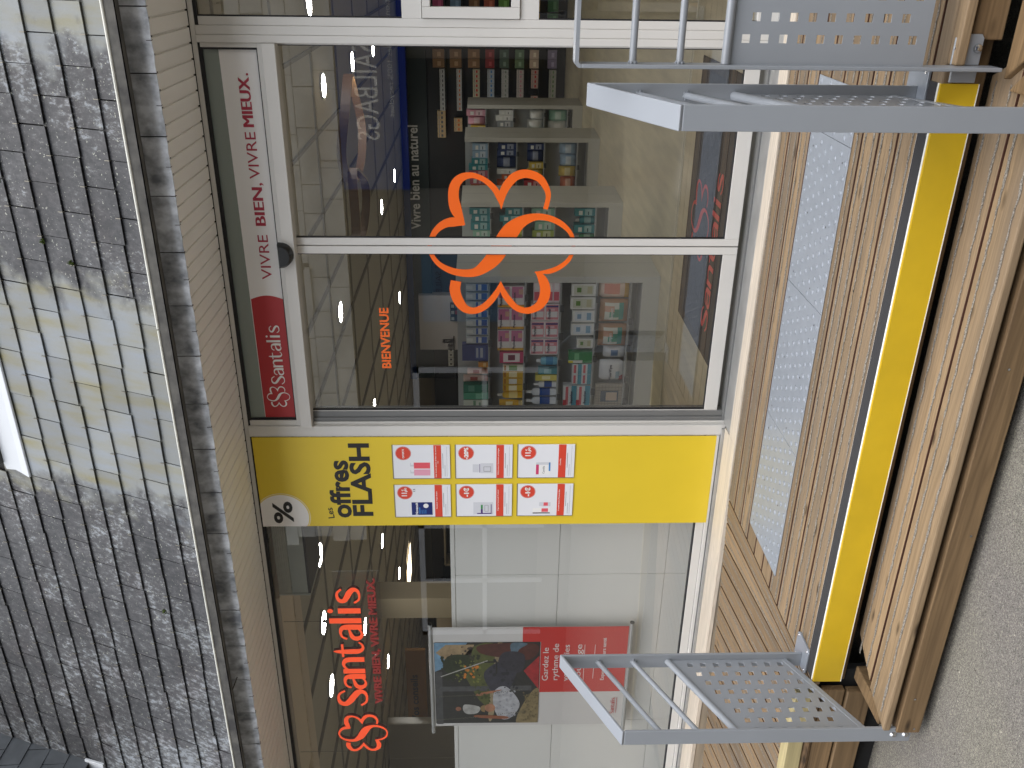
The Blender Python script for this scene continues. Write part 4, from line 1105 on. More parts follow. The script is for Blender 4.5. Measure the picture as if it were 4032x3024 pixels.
# ================================================================== HANGING SIGN, POSTER, PANELS (behind the left window)
hs_ = empty('hanging_sign', (-3.95, .16, 2.0), 'clear acrylic sign with glowing red-orange flower and Santalis letters, hung in the left window', 'sign')
def put(o, loc): o.rotation_euler = FACE; o.location = Vector(loc) - Vector(hs_.location)
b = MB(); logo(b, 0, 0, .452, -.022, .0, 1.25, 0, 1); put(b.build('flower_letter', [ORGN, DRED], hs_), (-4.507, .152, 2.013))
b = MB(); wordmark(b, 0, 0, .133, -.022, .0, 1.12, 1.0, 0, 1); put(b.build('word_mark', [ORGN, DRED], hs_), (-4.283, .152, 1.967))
MDR = mat('dull_red_lettering', srgb(214, 54, 48), .35)
o = text('VIVRE BIEN, VIVRE MIEUX.', -4.255, .152, 1.874, .046, hs_, width=.975, bold=.03, m=MDR, ext=.006); o.location = Vector(o.location) - Vector(hs_.location)
b = MB(); b.box(-4.28, -3.25, .176, .18, 1.848, 2.12); b.build('acrylic_plate', ACRYL, hs_, .002).location = -Vector(hs_.location)
b = MB()
for x in (-3.62, -4.7): b.rod((x, .176, 2.12), (x, .176, 2.44), .0015, 6)
b.box(-3.63, -3.61, .17, .182, 2.13, 2.2); b.build('wire', mat('wire_grey', srgb(110, 104, 96), .4), hs_).location = -Vector(hs_.location)

po = empty('hanging_poster', (-4.01, .10, 1.0), 'hanging banner with a family photograph and red text block between two aluminium rods', 'poster')
RODM = mat('poster_rod', srgb(176, 178, 176), .35, metal=.3)
def pp(name, pts, m, y): return flat(name, pts, y, m, po, .0004)
for z, x0, x1 in ((1.559, -4.457, -3.585), (.362, -4.452, -3.59)):
    b = MB(); b.rod((x0, .10, z), (x1, .10, z), .0125, 12); q = b.build('rod', RODM, po, smooth=True); q.location = -Vector(po.location)
    b = MB(); b.rod((x1, .10, z), (x1 + .006, .10, z), .0135, 12); q = b.build('rod_cap', BLACKP, po); q.location = -Vector(po.location)
b = MB(); N = 20
for i in range(N):
    xa = -4.405 + .795 * i / N; xb = -4.405 + .795 * (i + 1) / N
    f_ = lambda x: .0995 + .0012 * math.sin((x + 4.4) * 9)
    b.quad((xa, f_(xa), .37), (xb, f_(xb), .37), (xb, f_(xb), 1.552), (xa, f_(xa), 1.552))
q = b.build('banner_cloth', mat('poster_white', srgb(216, 214, 212), .5), po, smooth=True); q.location = -Vector(po.location)
REDP = mat('poster_red', srgb(206, 52, 46), .45)
pp('red_block', [(-4.128, .378), (-3.612, .378), (-3.612, 1.01), (-3.724, 1.01), (-3.724, .9), (-4.128, .9)], REDP, .0965)
# the photograph printed on it: plain generic garden scene with two people, in flat colours
def pm(n, r, g_, b_): return mat('print_' + n, srgb(r, g_, b_), .45, var=.25, vscale=30)
def soft(pts, n=6):
    k = len(pts); out = []
    for i in range(k):
        p0, p1, p2, p3 = pts[i - 1], pts[i], pts[(i + 1) % k], pts[(i + 2) % k]
        for q in range(n):
            t = q / n
            out.append(tuple(.5 * (2 * p1[j] + (p2[j] - p0[j]) * t + (2 * p0[j] - 5 * p1[j] + 4 * p2[j] - p3[j]) * t * t + (3 * p1[j] - p0[j] - 3 * p2[j] + p3[j]) * t ** 3) for j in (0, 1)))
    return [(min(max(x, -4.382), -3.7245), min(max(z, .9045), 1.539)) for x, z in out]
pic = [(-4.383, .904), (-3.724, .904), (-3.722, 1.54), (-4.378, 1.54)]
pp('photo_ground', pic, pm('dark', 40, 42, 40), .0960)
pp('photo_sky', [(-3.9, 1.44), (-3.7235, 1.34), (-3.7235, 1.538), (-3.95, 1.538)], pm('sky', 120, 160, 190), .0955)
pp('photo_house', [(-3.87, 1.33), (-3.74, 1.30), (-3.74, 1.47), (-3.80, 1.53), (-3.87, 1.46)], pm('house', 170, 146, 110), .0950)
pp('photo_lawn', soft([(-4.2, 1.2), (-3.76, 1.17), (-3.76, 1.31), (-3.9, 1.38), (-4.05, 1.33), (-4.2, 1.26)]), pm('lawn', 88, 94, 46), .0950)
pp('photo_sand', soft([(-4.383, .905), (-4.1, .905), (-4.18, .98), (-4.383, 1.04)]), pm('sand', 142, 126, 88), .0950)
pp('photo_path', soft([(-4.3, 1.18), (-3.76, 1.13), (-3.76, 1.165), (-4.3, 1.215)]), pm('path', 158, 142, 110), .0946)
pp('photo_tree', soft([(-3.98, 1.36), (-3.84, 1.3), (-3.82, 1.44), (-3.9, 1.49), (-3.97, 1.45)]), pm('tree', 40, 54, 26), .0944)
pp('photo_window_bar', [(-4.383, 1.495), (-3.95, 1.495), (-3.95, 1.535), (-4.383, 1.535)], pm('frame', 74, 76, 78), .0944)
pp('photo_window_bar', [(-4.11, .95), (-4.07, .95), (-4.07, 1.52), (-4.11, 1.52)], pm('frame2', 80, 82, 84), .0942)
pp('photo_slide', soft([(-3.86, .96), (-3.74, .93), (-3.74, 1.25), (-3.8, 1.27), (-3.84, 1.15)]), pm('slide', 84, 42, 34), .0942)
pp('photo_red', [(-4.1, .906), (-3.83, .906), (-3.95, 1.0)], pm('redfab', 170, 40, 44), .0940)
pp('photo_denim', soft([(-3.78, 1.03), (-3.735, .98), (-3.735, 1.08), (-3.85, 1.06)]), pm('denim', 92, 116, 132), .0940)
# seated person: hair, face, shirt, arms, legs
pp('photo_legs', soft([(-4.17, 1.12), (-3.9, 1.03), (-3.86, 1.12), (-3.96, 1.24), (-4.1, 1.2)]), pm('trousers', 54, 56, 68), .0938)
pp('photo_leg', soft([(-3.96, 1.02), (-3.82, 1.0), (-3.8, 1.12), (-3.9, 1.15)]), pm('trouser2', 50, 50, 60), .0936)
pp('photo_shirt', soft([(-4.34, 1.08), (-4.22, 1.02), (-4.08, 1.1), (-4.1, 1.17), (-4.21, 1.185), (-4.33, 1.15)]), pm('shirt', 186, 188, 194), .0934)
pp('photo_arm', soft([(-4.345, 1.115), (-4.325, 1.09), (-4.31, 1.28), (-4.33, 1.285)]), pm('arm', 150, 88, 58), .0932)
pp('photo_arm', soft([(-4.115, 1.16), (-4.1, 1.14), (-4.13, 1.28), (-4.15, 1.275)]), pm('arm2', 176, 116, 84), .0932)
pp('photo_face', [(x, z) for x, z in circle_pts(-4.25, 1.205, .034, n=12)[:-1]], pm('face', 180, 128, 98), .0930)
pp('photo_hair', [(x, z) for x, z in circle_pts(-4.255, 1.235, .03, 0, 180, 10)], pm('hair', 150, 124, 84), .0928)
pp('photo_person', soft([(-4.29, 1.28), (-4.24, 1.27), (-4.22, 1.36), (-4.27, 1.37), (-4.3, 1.34)]), pm('shirt2', 180, 180, 176), .0930)
pp('photo_head', [(x, z) for x, z in circle_pts(-4.255, 1.4, .018, n=10)[:-1]], pm('face2', 150, 100, 76), .0930)
def speckle(name, x0, x1, z0, z1, n, r0, m, y, seed):
    r = random.Random(seed); b = MB()
    for i in range(n):
        cx = r.uniform(x0, x1); cz = r.uniform(z0, z1); q = r0 * r.uniform(.4, 1.2)
        b.add([(min(max(cx + q * math.cos(a), -4.38), -3.726), y - i * .000001, min(max(cz + q * r.uniform(.5, 1.1) * math.sin(a), .907), 1.537)) for a in (0, 1, 2.1, 3.2, 4.2, 5.2)], [(0, 1, 2, 3, 4, 5)])
    o = b.build(name, m, po); o.location = -Vector(po.location); tag(o, kind='stuff')
speckle('photo_leaves', -4.02, -3.82, 1.27, 1.5, 90, .012, pm('leafd', 34, 46, 22), .0926, 1)
speckle('photo_leaves', -4.04, -3.86, 1.26, 1.42, 60, .008, pm('leafl', 116, 122, 54), .0924, 2)
speckle('photo_leaves', -4.2, -4.05, 1.2, 1.3, 40, .008, pm('leafm', 70, 80, 36), .0924, 3)
speckle('photo_stones', -4.37, -4.12, .91, 1.0, 60, .008, pm('stone', 110, 98, 66), .0926, 4)
speckle('photo_toys', -4.0, -3.9, 1.28, 1.36, 14, .012, pm('toy', 214, 130, 40), .0920, 5)
speckle('photo_creases', -4.33, -4.1, 1.04, 1.17, 26, .010, pm('crease', 160, 162, 170), .0926, 6)
speckle('photo_creases', -4.12, -3.86, 1.03, 1.2, 22, .014, pm('crease2', 34, 36, 46), .0926, 7)
speckle('photo_roofs', -3.86, -3.75, 1.3, 1.45, 14, .010, pm('roofd', 70, 58, 50), .0926, 8)
for (xa, za, xb, zb) in ((-4.345, 1.54, -4.325, 1.27), (-4.15, 1.54, -4.14, 1.27), (-4.14, 1.27, -4.1, 1.0), (-4.32, 1.27, -4.28, .98)):
    n_ = 22
    for k_ in range(1):
        b = MB()
        for i in range(n_):
            t_ = i / n_; x = xa + (xb - xa) * t_; z = za + (zb - za) * t_
            b.disc((min(max(x + (.002 if i % 2 else -.002), -4.38), -3.73), .0916, min(z, 1.535)), .0035, 'y', 6)
        o = b.build('photo_chain', pm('chain', 110, 112, 90), po); o.location = -Vector(po.location); tag(o, kind='stuff')
pp('photo_pole', [(-3.99, 1.5), (-3.985, 1.505), (-3.86, 1.22), (-3.868, 1.218)], pm('pole', 186, 186, 180), .0921)
pp('photo_bench', [(-3.97, 1.16), (-3.87, 1.16), (-3.87, 1.24), (-3.88, 1.24), (-3.88, 1.17), (-3.97, 1.17)], pm('bench', 30, 30, 30), .0921)
def ptx(s, x, z, h, wd, m=WHT, bold=0): 
    o = text(s, x, .0958, z, h, po, width=wd, m=m, bold=bold); o.location = Vector(o.location) - Vector(po.location)
ptx('Gardez le', -4.036, .852, .036, .262); ptx('rythme de', -4.034, .792, .036, .288); ptx('vos envies', -4.038, .727, .036, .288); ptx('tout âge', -4.036, .652, .036, .288)
pp('underline', [(-4.036, .632), (-3.75, .634), (-3.75, .637), (-4.036, .635)], WHT, .0957)
pp('underline', [(-4.02, .574), (-3.75, .571), (-3.75, .574), (-4.02, .577)], WHT, .0957)
ptx('Expertise   coeurs santé', -4.036, .508, .022, .334, bold=.01)
b = MB(); wordmark(b, 0, 0, .019, 0, .0006, 1.0, 1.0); q = b.build('word_mark', mat('poster_red_text', srgb(196, 90, 90), .5), po); q.rotation_euler = FACE; q.location = Vector((-4.315, .0965, .428)) - Vector(po.location)
pp('small_line', [(-4.31, .414), (-4.18, .414), (-4.18, .418), (-4.31, .418)], mat('poster_red_line', srgb(196, 110, 110), .5), .0965)

pn = empty('display_partition', (-4.6, .16, 0), 'white panelled partition standing just inside the left window', 'partition')
xs_ = [-7.0, -5.6, -4.437, -3.2755, -2.262]
for i in range(4):
    for (z0_, z1_) in ((-.02, .185), (.1875, .806), (.8085, 1.405)):
        b = MB(); b.box(xs_[i] + .0012 + 4.6, xs_[i + 1] - .0012 + 4.6, 0, .018, z0_, z1_); b.build('panel', PANELW, pn, .0008)
b = MB(); b.box(-2.4, 2.338, -.002, .03, 1.4075, 1.432); b.build('cap_strip', PANELW, pn, .001)
b = MB(); b.box(-2.4, 2.338, .019, .028, 0, 1.40); b.build('backing', GASK, pn)
b = MB()
for x0_, x1_ in ((-3.39, -2.262),):
    b.box(x0_, x1_, .16, .5, 2.262, 2.43)
    for k_ in range(6): b.box(x0_, x1_, .153, .1595, 2.415 - k_ * .012, 2.421 - k_ * .012)
o = b.build('blind_box', BOXG); tag(o, 'grey-green roller blind box inside the top of the left window', 'blind box'); reloc(o, (-2.8, .3, 2.34))
b = MB(); b.box(-3.39, -2.262, .155, .5, 2.247, 2.2615); q = b.build('bottom_rail', GASK, o); q.location = (2.8, -.3, -2.34)
b = MB(); b.box(-3.402, -3.3905, .15, .5, 2.247, 2.43); q = b.build('end_cap', BOXG, o); q.location = (2.8, -.3, -2.34)

# ================================================================== INTERIOR
CZ = 2.48; XWL, XWR, YB = -13.0, 2.2, 10.1
FLOORM = mat('vinyl_floor', srgb(196, 184, 154), .3, var=.16, vscale=3, stretch=(5, .6, 1), spec=.35, bump=.03)
b = MB(); b.quad((XWL, .14, .012), (XWR, .14, .012), (XWR, YB, .012), (XWL, YB, .012)); tag(b.build('shop_floor', FLOORM), kind='structure')
for x0_, x1_ in ((XWL, XWR),):
    b = MB(); b.box(x0_, x1_, 1.478, 1.492, .0125, .016); tag(b.build('floor_joint_strip', mat('pale_joint', srgb(214, 206, 186), .4)), kind='structure')
ceil = MB(); ceil.box(XWL, XWR, .14, YB, CZ + .02, CZ + .05); ceil = ceil.build('ceiling', CEIL); tag(ceil, kind='structure')
cg = MB()
x = -.69
xs2 = []
i = -3
while True:
    xx = -.69 - i * .6
    if xx < XWL: break
    if xx < XWR: cg.box(xx - .012, xx + .012, .14, YB, CZ, CZ + .0195)
    i += 1
yy = .5
cg2 = MB()
while yy < YB:
    cg2.box(XWL, XWR, yy - .007, yy + .007, CZ + .006, CZ + .019); yy += 1.2
cg.build('ceiling_grid', GRID, ceil); cg2.build('ceiling_grid', mat('ceiling_grid_pale', srgb(150, 144, 132), .6), ceil)
b = MB(); b.box(XWL, -3.42, .145, .62, 2.43, 2.52); tag(b.build('ceiling_bulkhead', mat('beige_bulkhead', srgb(222, 208, 190), .7)), kind='structure')
b = MB(); b.box(XWL, XWR, YB, YB + .1, 0, CZ + .5); b.build('back_wall', WALLI); tag(bpy.context.scene.objects['back_wall'], kind='structure')
b = MB(); b.box(XWR, XWR + .1, .14, YB, 0, CZ + .5); tag(b.build('side_wall', WALLI), kind='structure')
b = MB(); b.box(XWL - .1, XWL, .14, YB, 0, CZ + .5); tag(b.build('side_wall', WALLI), kind='structure')
# closes the building outside the glazing so the room is lit only through the shop front
b = MB(); b.box(-14, -7.0, .0, .14, -.3, 2.6); b.box(1.2, 2.4, .0, .14, -.3, 2.6); b.build('facade_wall', mat('render_wall', srgb(190, 186, 176), .8), shop)
b = MB(); b.box(-14, 2.4, .08, .14, 2.456, 2.9); b.build('facade_lintel', UNDER, shop)

# ceiling lamps
LD = MB(); LD.disc((0, 0, .0), .088, 'z', 24)
LDM = LD.mesh('lamp_diffuser', LAMP)
LR = MB()
for k_ in range(24):
    a0 = 2 * math.pi * k_ / 24; a1 = 2 * math.pi * (k_ + 1) / 24
    LR.quad(*[(r_ * math.cos(a), r_ * math.sin(a), z_) for r_, a, z_ in ((.088, a0, 0), (.1, a0, -.003), (.1, a1, -.003), (.088, a1, 0))])
LR.rod((0, 0, .0008), (0, 0, .019), .1, 20)
LRM = LR.mesh('lamp_rim', SHELFW)
lamps = [(-.99, 3.3, 'recessed round ceiling lamp high above the right door leaf, nearest the glass'), (-1.0, 5.0, 'second round ceiling lamp back from the door'), (-1.05, 6.75, 'third round ceiling lamp back from the door'), (-2.87, 3.28, 'round ceiling lamp above the nearest shelving unit'),
 (-4.72, 5.05, 'round ceiling lamp seen beside the left jamb of the door'), (-2.88, 6.8, 'round ceiling lamp in the middle distance behind the meeting stiles'), (-2.9, 8.55, 'round ceiling lamp farthest back near the green unit'), (-4.7, 8.5, 'small bright round ceiling lamp behind BIENVENUE'),
 (-4.15, 1.53, 'large bright ceiling lamp at the right of the left window'), (-4.72, 1.43, 'large bright ceiling lamp above the word mark letters'), (-5.42, 1.48, 'large bright ceiling lamp at the left of the hanging sign'), (-6.55, 5.0, 'ceiling lamp seen right of the hanging sign'),
 (-8.3, 6.6, 'ceiling lamp far back right of the pillar'), (-8.35, 4.85, 'ceiling lamp behind the hanging slogan'), (-.38, 2.95, 'ceiling lamp behind the right-hand window'), (-6.4, 3.3, 'ceiling lamp in front of the ochre counter sign')]
for x, y, lb in lamps:
    t = empty('ceiling_lamp', (x, y, CZ - .001), lb, 'ceiling lamp', 'round recessed ceiling lamps')
    inst('lamp_diffuser', LDM, t); inst('lamp_rim', LRM, t)
t = empty('panel_lamp', (-9.35, 8.1, CZ - .004), 'warm square panel lamp on the ceiling of the dark back room', 'ceiling lamp')
b = MB(); b.quad((-.3, -.3, 0), (.3, -.3, 0), (.3, .3, 0), (-.3, .3, 0)); b.build('lamp_diffuser', emit('warm_panel', (1, .84, .6), 3.0), t)

# ring-shaped pendant
pend = empty('ring_pendant', (-1.3, 3.1, 2.25), 'brown looped band pendant with cream rim under the shop ceiling', 'pendant')
def band_loop(cx, cy, cz, rx, ry, h_, wob, m1, name, ph=0):
    b = MB(); n = 48
    for k_ in range(n):
        a0 = 2 * math.pi * k_ / n; a1 = 2 * math.pi * (k_ + 1) / n
        def P_(a, z): return (cx + rx * math.cos(a) + .03 * math.cos(3 * a + ph), cy + ry * math.sin(a), cz + wob * math.sin(2 * a + ph) + z)
        b.quad(P_(a0, -h_), P_(a1, -h_), P_(a1, h_), P_(a0, h_))
        b.quad(tuple(Vector(P_(a0, -h_)) * 1 + Vector((.02 * -math.cos(a0), .02 * -math.sin(a0), 0))), tuple(Vector(P_(a1, -h_)) + Vector((.02 * -math.cos(a1), .02 * -math.sin(a1), 0))), P_(a1, -h_), P_(a0, -h_), 1)
    return b.build(name, m1, pend, smooth=True)
BRN = mat('brown_band', srgb(120, 92, 62), .5); CRM = mat('cream_rim', srgb(206, 190, 150), .4)
band_loop(0, .1, .02, .38, .55, .035, .02, [BRN, CRM], 'large_loop')
band_loop(-.55, -.15, -.03, .30, .35, .035, .02, [BRN, CRM], 'small_loop', 1.5)
b = MB()
for x, y in ((0, .1), (-.55, -.15)): b.rod((x + .3, y, .0), (x + .3, y, .24), .002, 5)
b.build('suspension_wire', GRID, pend)

# entrance mat
mt = empty('entrance_mat', (-1.3, .76, .012), 'dark ribbed entrance mat with red flower and Santalis just inside the door', 'mat')
MATD = mat('mat_dark', srgb(56, 54, 54), .95, bump=.8, bscale=400, stretch=(1, 8, 1)); MATB = mat('mat_blue_grey', srgb(50, 56, 66), .9, var=.2, vscale=30); MATR = mat('mat_red', srgb(196, 78, 74), .9)
b = MB(); b.box(-.74, .775, -.42, .44, .001, .007); b.build('mat_border', MATD, mt)
b = MB(); b.box(-.68, .72, -.10, .33, .0072, .0085); b.build('mat_field', MATB, mt)
b = MB(); logo(b, -.06, .13, .62, .0088, .0096, .85); b.build('logo', MATR, mt)
b = MB(); wordmark(b, -.60, -.27, .10, .0075, .0084, 1.1, 1.25); b.build('word_mark', MATR, mt)

# dark green unit with the white slogan on the back wall
un = empty('wall_unit', (-3.2, 9.8, 0), 'dark green and black wall unit with white slogan at the back of the shop', 'wall unit')
b = MB(); b.box(-3.5, 5.2, .1, .28, 2.08, CZ); b.build('sign_band', DKGREEN, un)
b = MB(); b.box(-3.5, 5.2, .16, .28, 0, 2.08); b.build('unit_back', SHELFB, un)
b = MB(); b.box(-3.5, 5.2, .06, .27, 2.38, CZ - .002); b.build('blue_light_band', mat('blue_band', srgb(30, 66, 130), .4), un)
text('Vivre bien au naturel', -.86, .095, 2.235, .15, un, width=1.62, bold=.02, m=WHT)
for z in (1.80, 1.55, 1.285, 1.07, .86, .635, .42, .155):
    b = MB(); b.box(1.0, 5.0, -.02, .16, z - .016, z); b.build('shelf', SHELFB, un)
b = MB(); b.box(-2.9 - .02, -1.95, .0, .28, 0, 2.3); b.build('white_column', mat('white_unit', srgb(196, 194, 200), .5), un)
b = MB(); b.box(-4.6, -3.51, .1, .28, .2, 2.08); b.build('black_niche', SHELFB, un)
# shallow display hooks with packs on the white column
# pillar and left part of the room
b = MB(); b.box(-6.9, -6.62, 4.0, 4.3, .01, CZ); o = b.build('pillar', mat('cream_pillar', srgb(170, 158, 134), .7)); tag(o, 'plain cream pillar inside the shop behind the hanging sign', 'pillar'); reloc(o, (-6.76, 4.15, 0))
cn = empty('ochre_counter_sign', (-8.0, 4.6, 1.9), 'ochre fascia with black lettering conseils above the counter', 'counter sign')
b = MB(); b.box(-1.6, .06, 0, .05, .077, .328); b.build('ochre_board', mat('ochre', srgb(150, 104, 30), .5), cn)
text('Vos conseils', -1.14, -.004, .188, .088, cn, width=.81, bold=.03, m=BLK)
b = MB(); b.box(-12.9, -7.6, 5.2, 5.3, .01, 1.86); o = b.build('counter_back', mat('counter_dim', srgb(120, 108, 88), .6)); tag(o, 'dim beige counter partition under the ochre fascia', 'partition'); reloc(o, (-10, 5.25, 0))
b = MB(); b.box(-12.9, -8.97, 4.4, 4.5, .01, CZ)
for k_ in range(6): b.box(-8.99 - k_ * .62, -8.975 - k_ * .62, 4.39, 4.3995, .01, CZ)
o = b.build('white_partition', mat('partition_white', srgb(206, 206, 204), .6)); tag(o, 'pale grey-white panelled partition inside the shop at the far left', 'partition'); reloc(o, (-10.9, 4.45, 0))
dr = empty('dark_room', (-9, 9.6, 0), 'dark back room wall with pale shelving seen over the partition', 'back room')
b = MB(); b.box(-3, 1.6, 0, .1, 0, 2.2); b.build('dark_wall', mat('dark_brown_wall', srgb(62, 54, 46), .7), dr)
SHP = mat('pale_shelf', srgb(150, 142, 126), .6)
b = MB()
for z in (1.3, 1.62, 1.94): b.box(-1.2, 1.3, -.35, -.01, z - .015, z + .015)
for x in (-1.2, -.1, .5, 1.3): b.box(x - .015, x + .015, -.35, -.01, .0, 1.94)
b.build('shelf_frame', SHP, dr)
b = MB(); b.box(-1.9, -1.3, -.1, 0, 1.5, 2.0); b.build('dark_screen', mat('screen_dark', srgb(24, 26, 34), .2), dr)

# ------------------------------------------------------------------ gondolas and goods
def gondola(x0, x1, y, zs, depth, label, top=1.43):
    t = empty('shelving_unit', ((x0 + x1) / 2, y, .012), label, 'shelving unit', 'grey shelving units in the shop')
    cx = (x0 + x1) / 2
    def bb(nm, a, b_, c, d_, e, f, m, bev=.001):
        q = MB(); q.box(a - cx, b_ - cx, c - y, d_ - y, e - .012, f - .012); return q.build(nm, m, t, bev)
    bb('side_panel', x1 - .045, x1, y, y + depth, .012, top, SHELFW)
    bb('side_panel', x0, x0 + .045, y, y + depth, .012, top, SHELFW)
    bb('back_panel', x0 + .046, x1 - .046, y + .17, y + .19, .14, top - .001, SHELFD)
    bb('plinth', x0 + .046, x1 - .046, y + .004, y + depth, .012, .135, SHELFW)
    for z in zs: bb('shelf', x0 + .046, x1 - .046, y + .0, y + .168, z - .012, z, mat_shelf)
    for z in zs:
        q = MB(); r = random.Random(int(z * 100) + int(x0 * 10))
        x = x0 + .15
        while x < x1 - .12:
            q.box(x - cx, x + .05 - cx, -.006, -.001, z - .030 - .012, z - .002 - .012); x += r.uniform(.16, .3)
        q.build('price_tag', TAGM, t)
    bb('seam_strip', x1 - .0005, x1 + .0012, y + .30, y + .303, .012, top, SHELFD, 0)
    return t
mat_shelf = mat('shelf_grey', srgb(150, 153, 153), .4)
TAGM = mat('tag_plastic', srgb(70, 72, 74), .3)
gondola(-4.3, -2.036, 1.83, [1.207, .953, .706, .456, .218], .75, 'nearest grey shelving unit seen through the left door leaf')
gondola(-3.9, -2.0, 3.68, [1.18, .895, .612, .25], .6, 'second shelving unit from the door, behind the orange flower')
gondola(-3.9, -1.79, 5.48, [1.19, .89, .60, .25], .6, 'third shelving unit from the door holding red and orange bags')
gondola(-3.9, -1.74, 7.3, [1.21, .87, .49, .2], .6, 'farthest shelving unit holding green-white packs')

_mc = {}
def cm(r, g_, b_, ro=.4):
    k_ = (r, g_, b_)
    if k_ not in _mc: _mc[k_] = mat('pack_%02x%02x%02x' % (r, g_, b_), srgb(r, g_, b_), ro)
    return _mc[k_]
_pm = {}
ORD = ['first', 'second', 'third', 'fourth', 'fifth', 'sixth', 'seventh', 'eighth', 'ninth', 'tenth', 'eleventh', 'twelfth', '13th', '14th', '15th', '16th', '17th', '18th', '19th', '20th']
def carton_mesh(w_, d_, h_, body, bands, key=None):
    """printed carton: bands = list of (u0,u1,v0,v1,colour) on the front face"""
    kk = (w_, d_, h_, body, tuple(bands))
    if kk in _pm: return _pm[kk]
    b = MB(); b.box(0, w_, 0, d_, 0, h_)
    ms = [cm(*body)]; i = 0
    for u0, u1, v0, v1, c in bands:
        i += 1
        if cm(*c) not in ms: ms.append(cm(*c))
        b.box(u0 * w_, u1 * w_, -.0006 - i * .0002, 0.0, v0 * h_, v1 * h_, ms.index(cm(*c)))
    me = b.mesh('carton', ms); _pm[kk] = me; return me
def bottle_mesh(r_, h_, body, cap, label, neck=.35, sy=.6, flatcap=True):
    kk = ('b', r_, h_, body, cap, label)
    if kk in _pm: return _pm[kk]
    b = MB(); ms = [cm(*body), cm(*cap), cm(*label)]
    b.lathe((r_, r_, 0), [(r_ * .9, 0), (r_, h_ * .04), (r_, h_ * .68), (r_ * .85, h_ * .76), (r_ * neck, h_ * .8)], 14, 0, sy)
    b.lathe((r_, r_, h_ * .8), [(r_ * neck * 1.15, 0), (r_ * neck * 1.15, h_ * .16), (r_ * neck * .9, h_ * .2)], 12, 1, sy)
    b.lathe((r_, r_, h_ * .2), [(r_ * 1.012, 0), (r_ * 1.012, h_ * .34)], 14, 2, sy)
    me = b.mesh('bottle', ms); smooth_it(me); _pm[kk] = me; return me
def tube_mesh(w_, h_, body, cap, label):
    kk = ('t', w_, h_, body, cap, label)
    if kk in _pm: return _pm[kk]
    b = MB(); ms = [cm(*body), cm(*cap), cm(*label)]; r_ = w_ / 2
    vs = []; n = 12
    for f_, z, sx_, sy_ in ((0, h_ * .16, .8, .8), (1, h_ * .5, .98, .5), (2, h_, 1.05, .06)):
        for i in range(n):
            a = 2 * math.pi * i / n; vs.append((r_ + r_ * sx_ * math.cos(a), r_ + r_ * sy_ * math.sin(a), z))
    b.add(vs, [(k_ * n + i, k_ * n + (i + 1) % n, (k_ + 1) * n + (i + 1) % n, (k_ + 1) * n + i) for k_ in range(2) for i in range(n)] + [tuple(range(2 * n, 3 * n))], 0)
    b.lathe((r_, r_, 0), [(r_ * .75, 0), (r_ * .78, h_ * .15)], 12, 1)
    b.box(w_ * .25, w_ * .75, r_ * .42, r_ * .5, h_ * .42, h_ * .72, 2)
    me = b.mesh('tube', ms); smooth_it(me); _pm[kk] = me; return me
def bag_mesh(w_, d_, h_, body, bands):
    kk = ('g', w_, d_, h_, body, tuple(bands))
    if kk in _pm: return _pm[kk]
    b = MB(); ms = [cm(*body)]; nx, nz = 8, 6
    def P_(i, j, s):
        u, v = i / nx, j / nz
        bul = (math.sin(math.pi * u) ** .5) * (math.sin(math.pi * v) ** .5)
        return (u * w_ * (1 + .0) , d_ / 2 + s * d_ / 2 * bul, v * h_)
    for s in (-1, 1):
        vs = [P_(i, j, s) for j in range(nz + 1) for i in range(nx + 1)]
        b.add(vs, [(j * (nx + 1) + i, j * (nx + 1) + i + 1, (j + 1) * (nx + 1) + i + 1, (j + 1) * (nx + 1) + i) for j in range(nz) for i in range(nx)])
        if s == -1:
            k0 = 0
            for j in range(nz):
                for i in range(nx):
                    for u0, u1, v0, v1, c in bands:
                        if u0 <= (i + .5) / nx <= u1 and v0 <= (j + .5) / nz <= v1:
                            if cm(*c) not in ms: ms.append(cm(*c))
                            b.m[j * nx + i] = ms.index(cm(*c))
    me = b.mesh('bag', ms); smooth_it(me, 60); _pm[kk] = me; return me

def goods(name, me, x, y, z, label, cat, group=None, letter=None, lt=None, rot=0):
    o = inst(name, me, None, (x, y, z + .0005), (0, 0, rot)); tag(o, label, cat, group)
    if letter:
        s_, lx, lz, lh, lw, lm = letter
        text(s_, lx, -.003, lz, lh, o, width=lw, bold=.02, m=lm)
    return o
def YX(yf, Y):   # a photo row (full-res y) -> X on plane Y
    return None
Y1 = 1.85
NAVT = mat('navy_lettering', srgb(30, 30, 70), .4)
# shelf 1 (z 1.207)
for k_ in range(7):
    goods('vial_strip', carton_mesh(.052, .08, .155, (196, 204, 210), ((.05, .95, .05, .55, (48, 92, 176)), (.1, .9, .3, .45, (210, 216, 220)), (.25, .75, .7, .98, (220, 224, 226)))), -2.545 + k_ * .066, Y1, 1.207, 'clear and blue vial pack, %s from the left in its row on the top shelf' % ORD[k_], 'vial pack', 'blue vial packs on the top shelf')
goods('blister_pack', carton_mesh(.125, .06, .185, (30, 48, 120), ((.12, .9, .1, .5, (60, 84, 150)), (.2, .8, .2, .3, (180, 186, 200)), (.2, .8, .38, .46, (180, 186, 200)))), -2.682, Y1, 1.207, 'dark blue blister pack beside the vial packs on the top shelf', 'blister pack')
goods('carton', carton_mesh(.04, .05, .07, (214, 140, 40), ((.1, .9, .2, .5, (236, 200, 140)),)), -2.735, Y1, 1.207, 'small orange carton on the top shelf left of the blue blister', 'carton')
goods('tube', tube_mesh(.05, .15, (226, 196, 186), (206, 160, 150), (180, 90, 80)), -2.80, Y1, 1.207, 'pale pink tube right of its twin on the top shelf', 'tube')
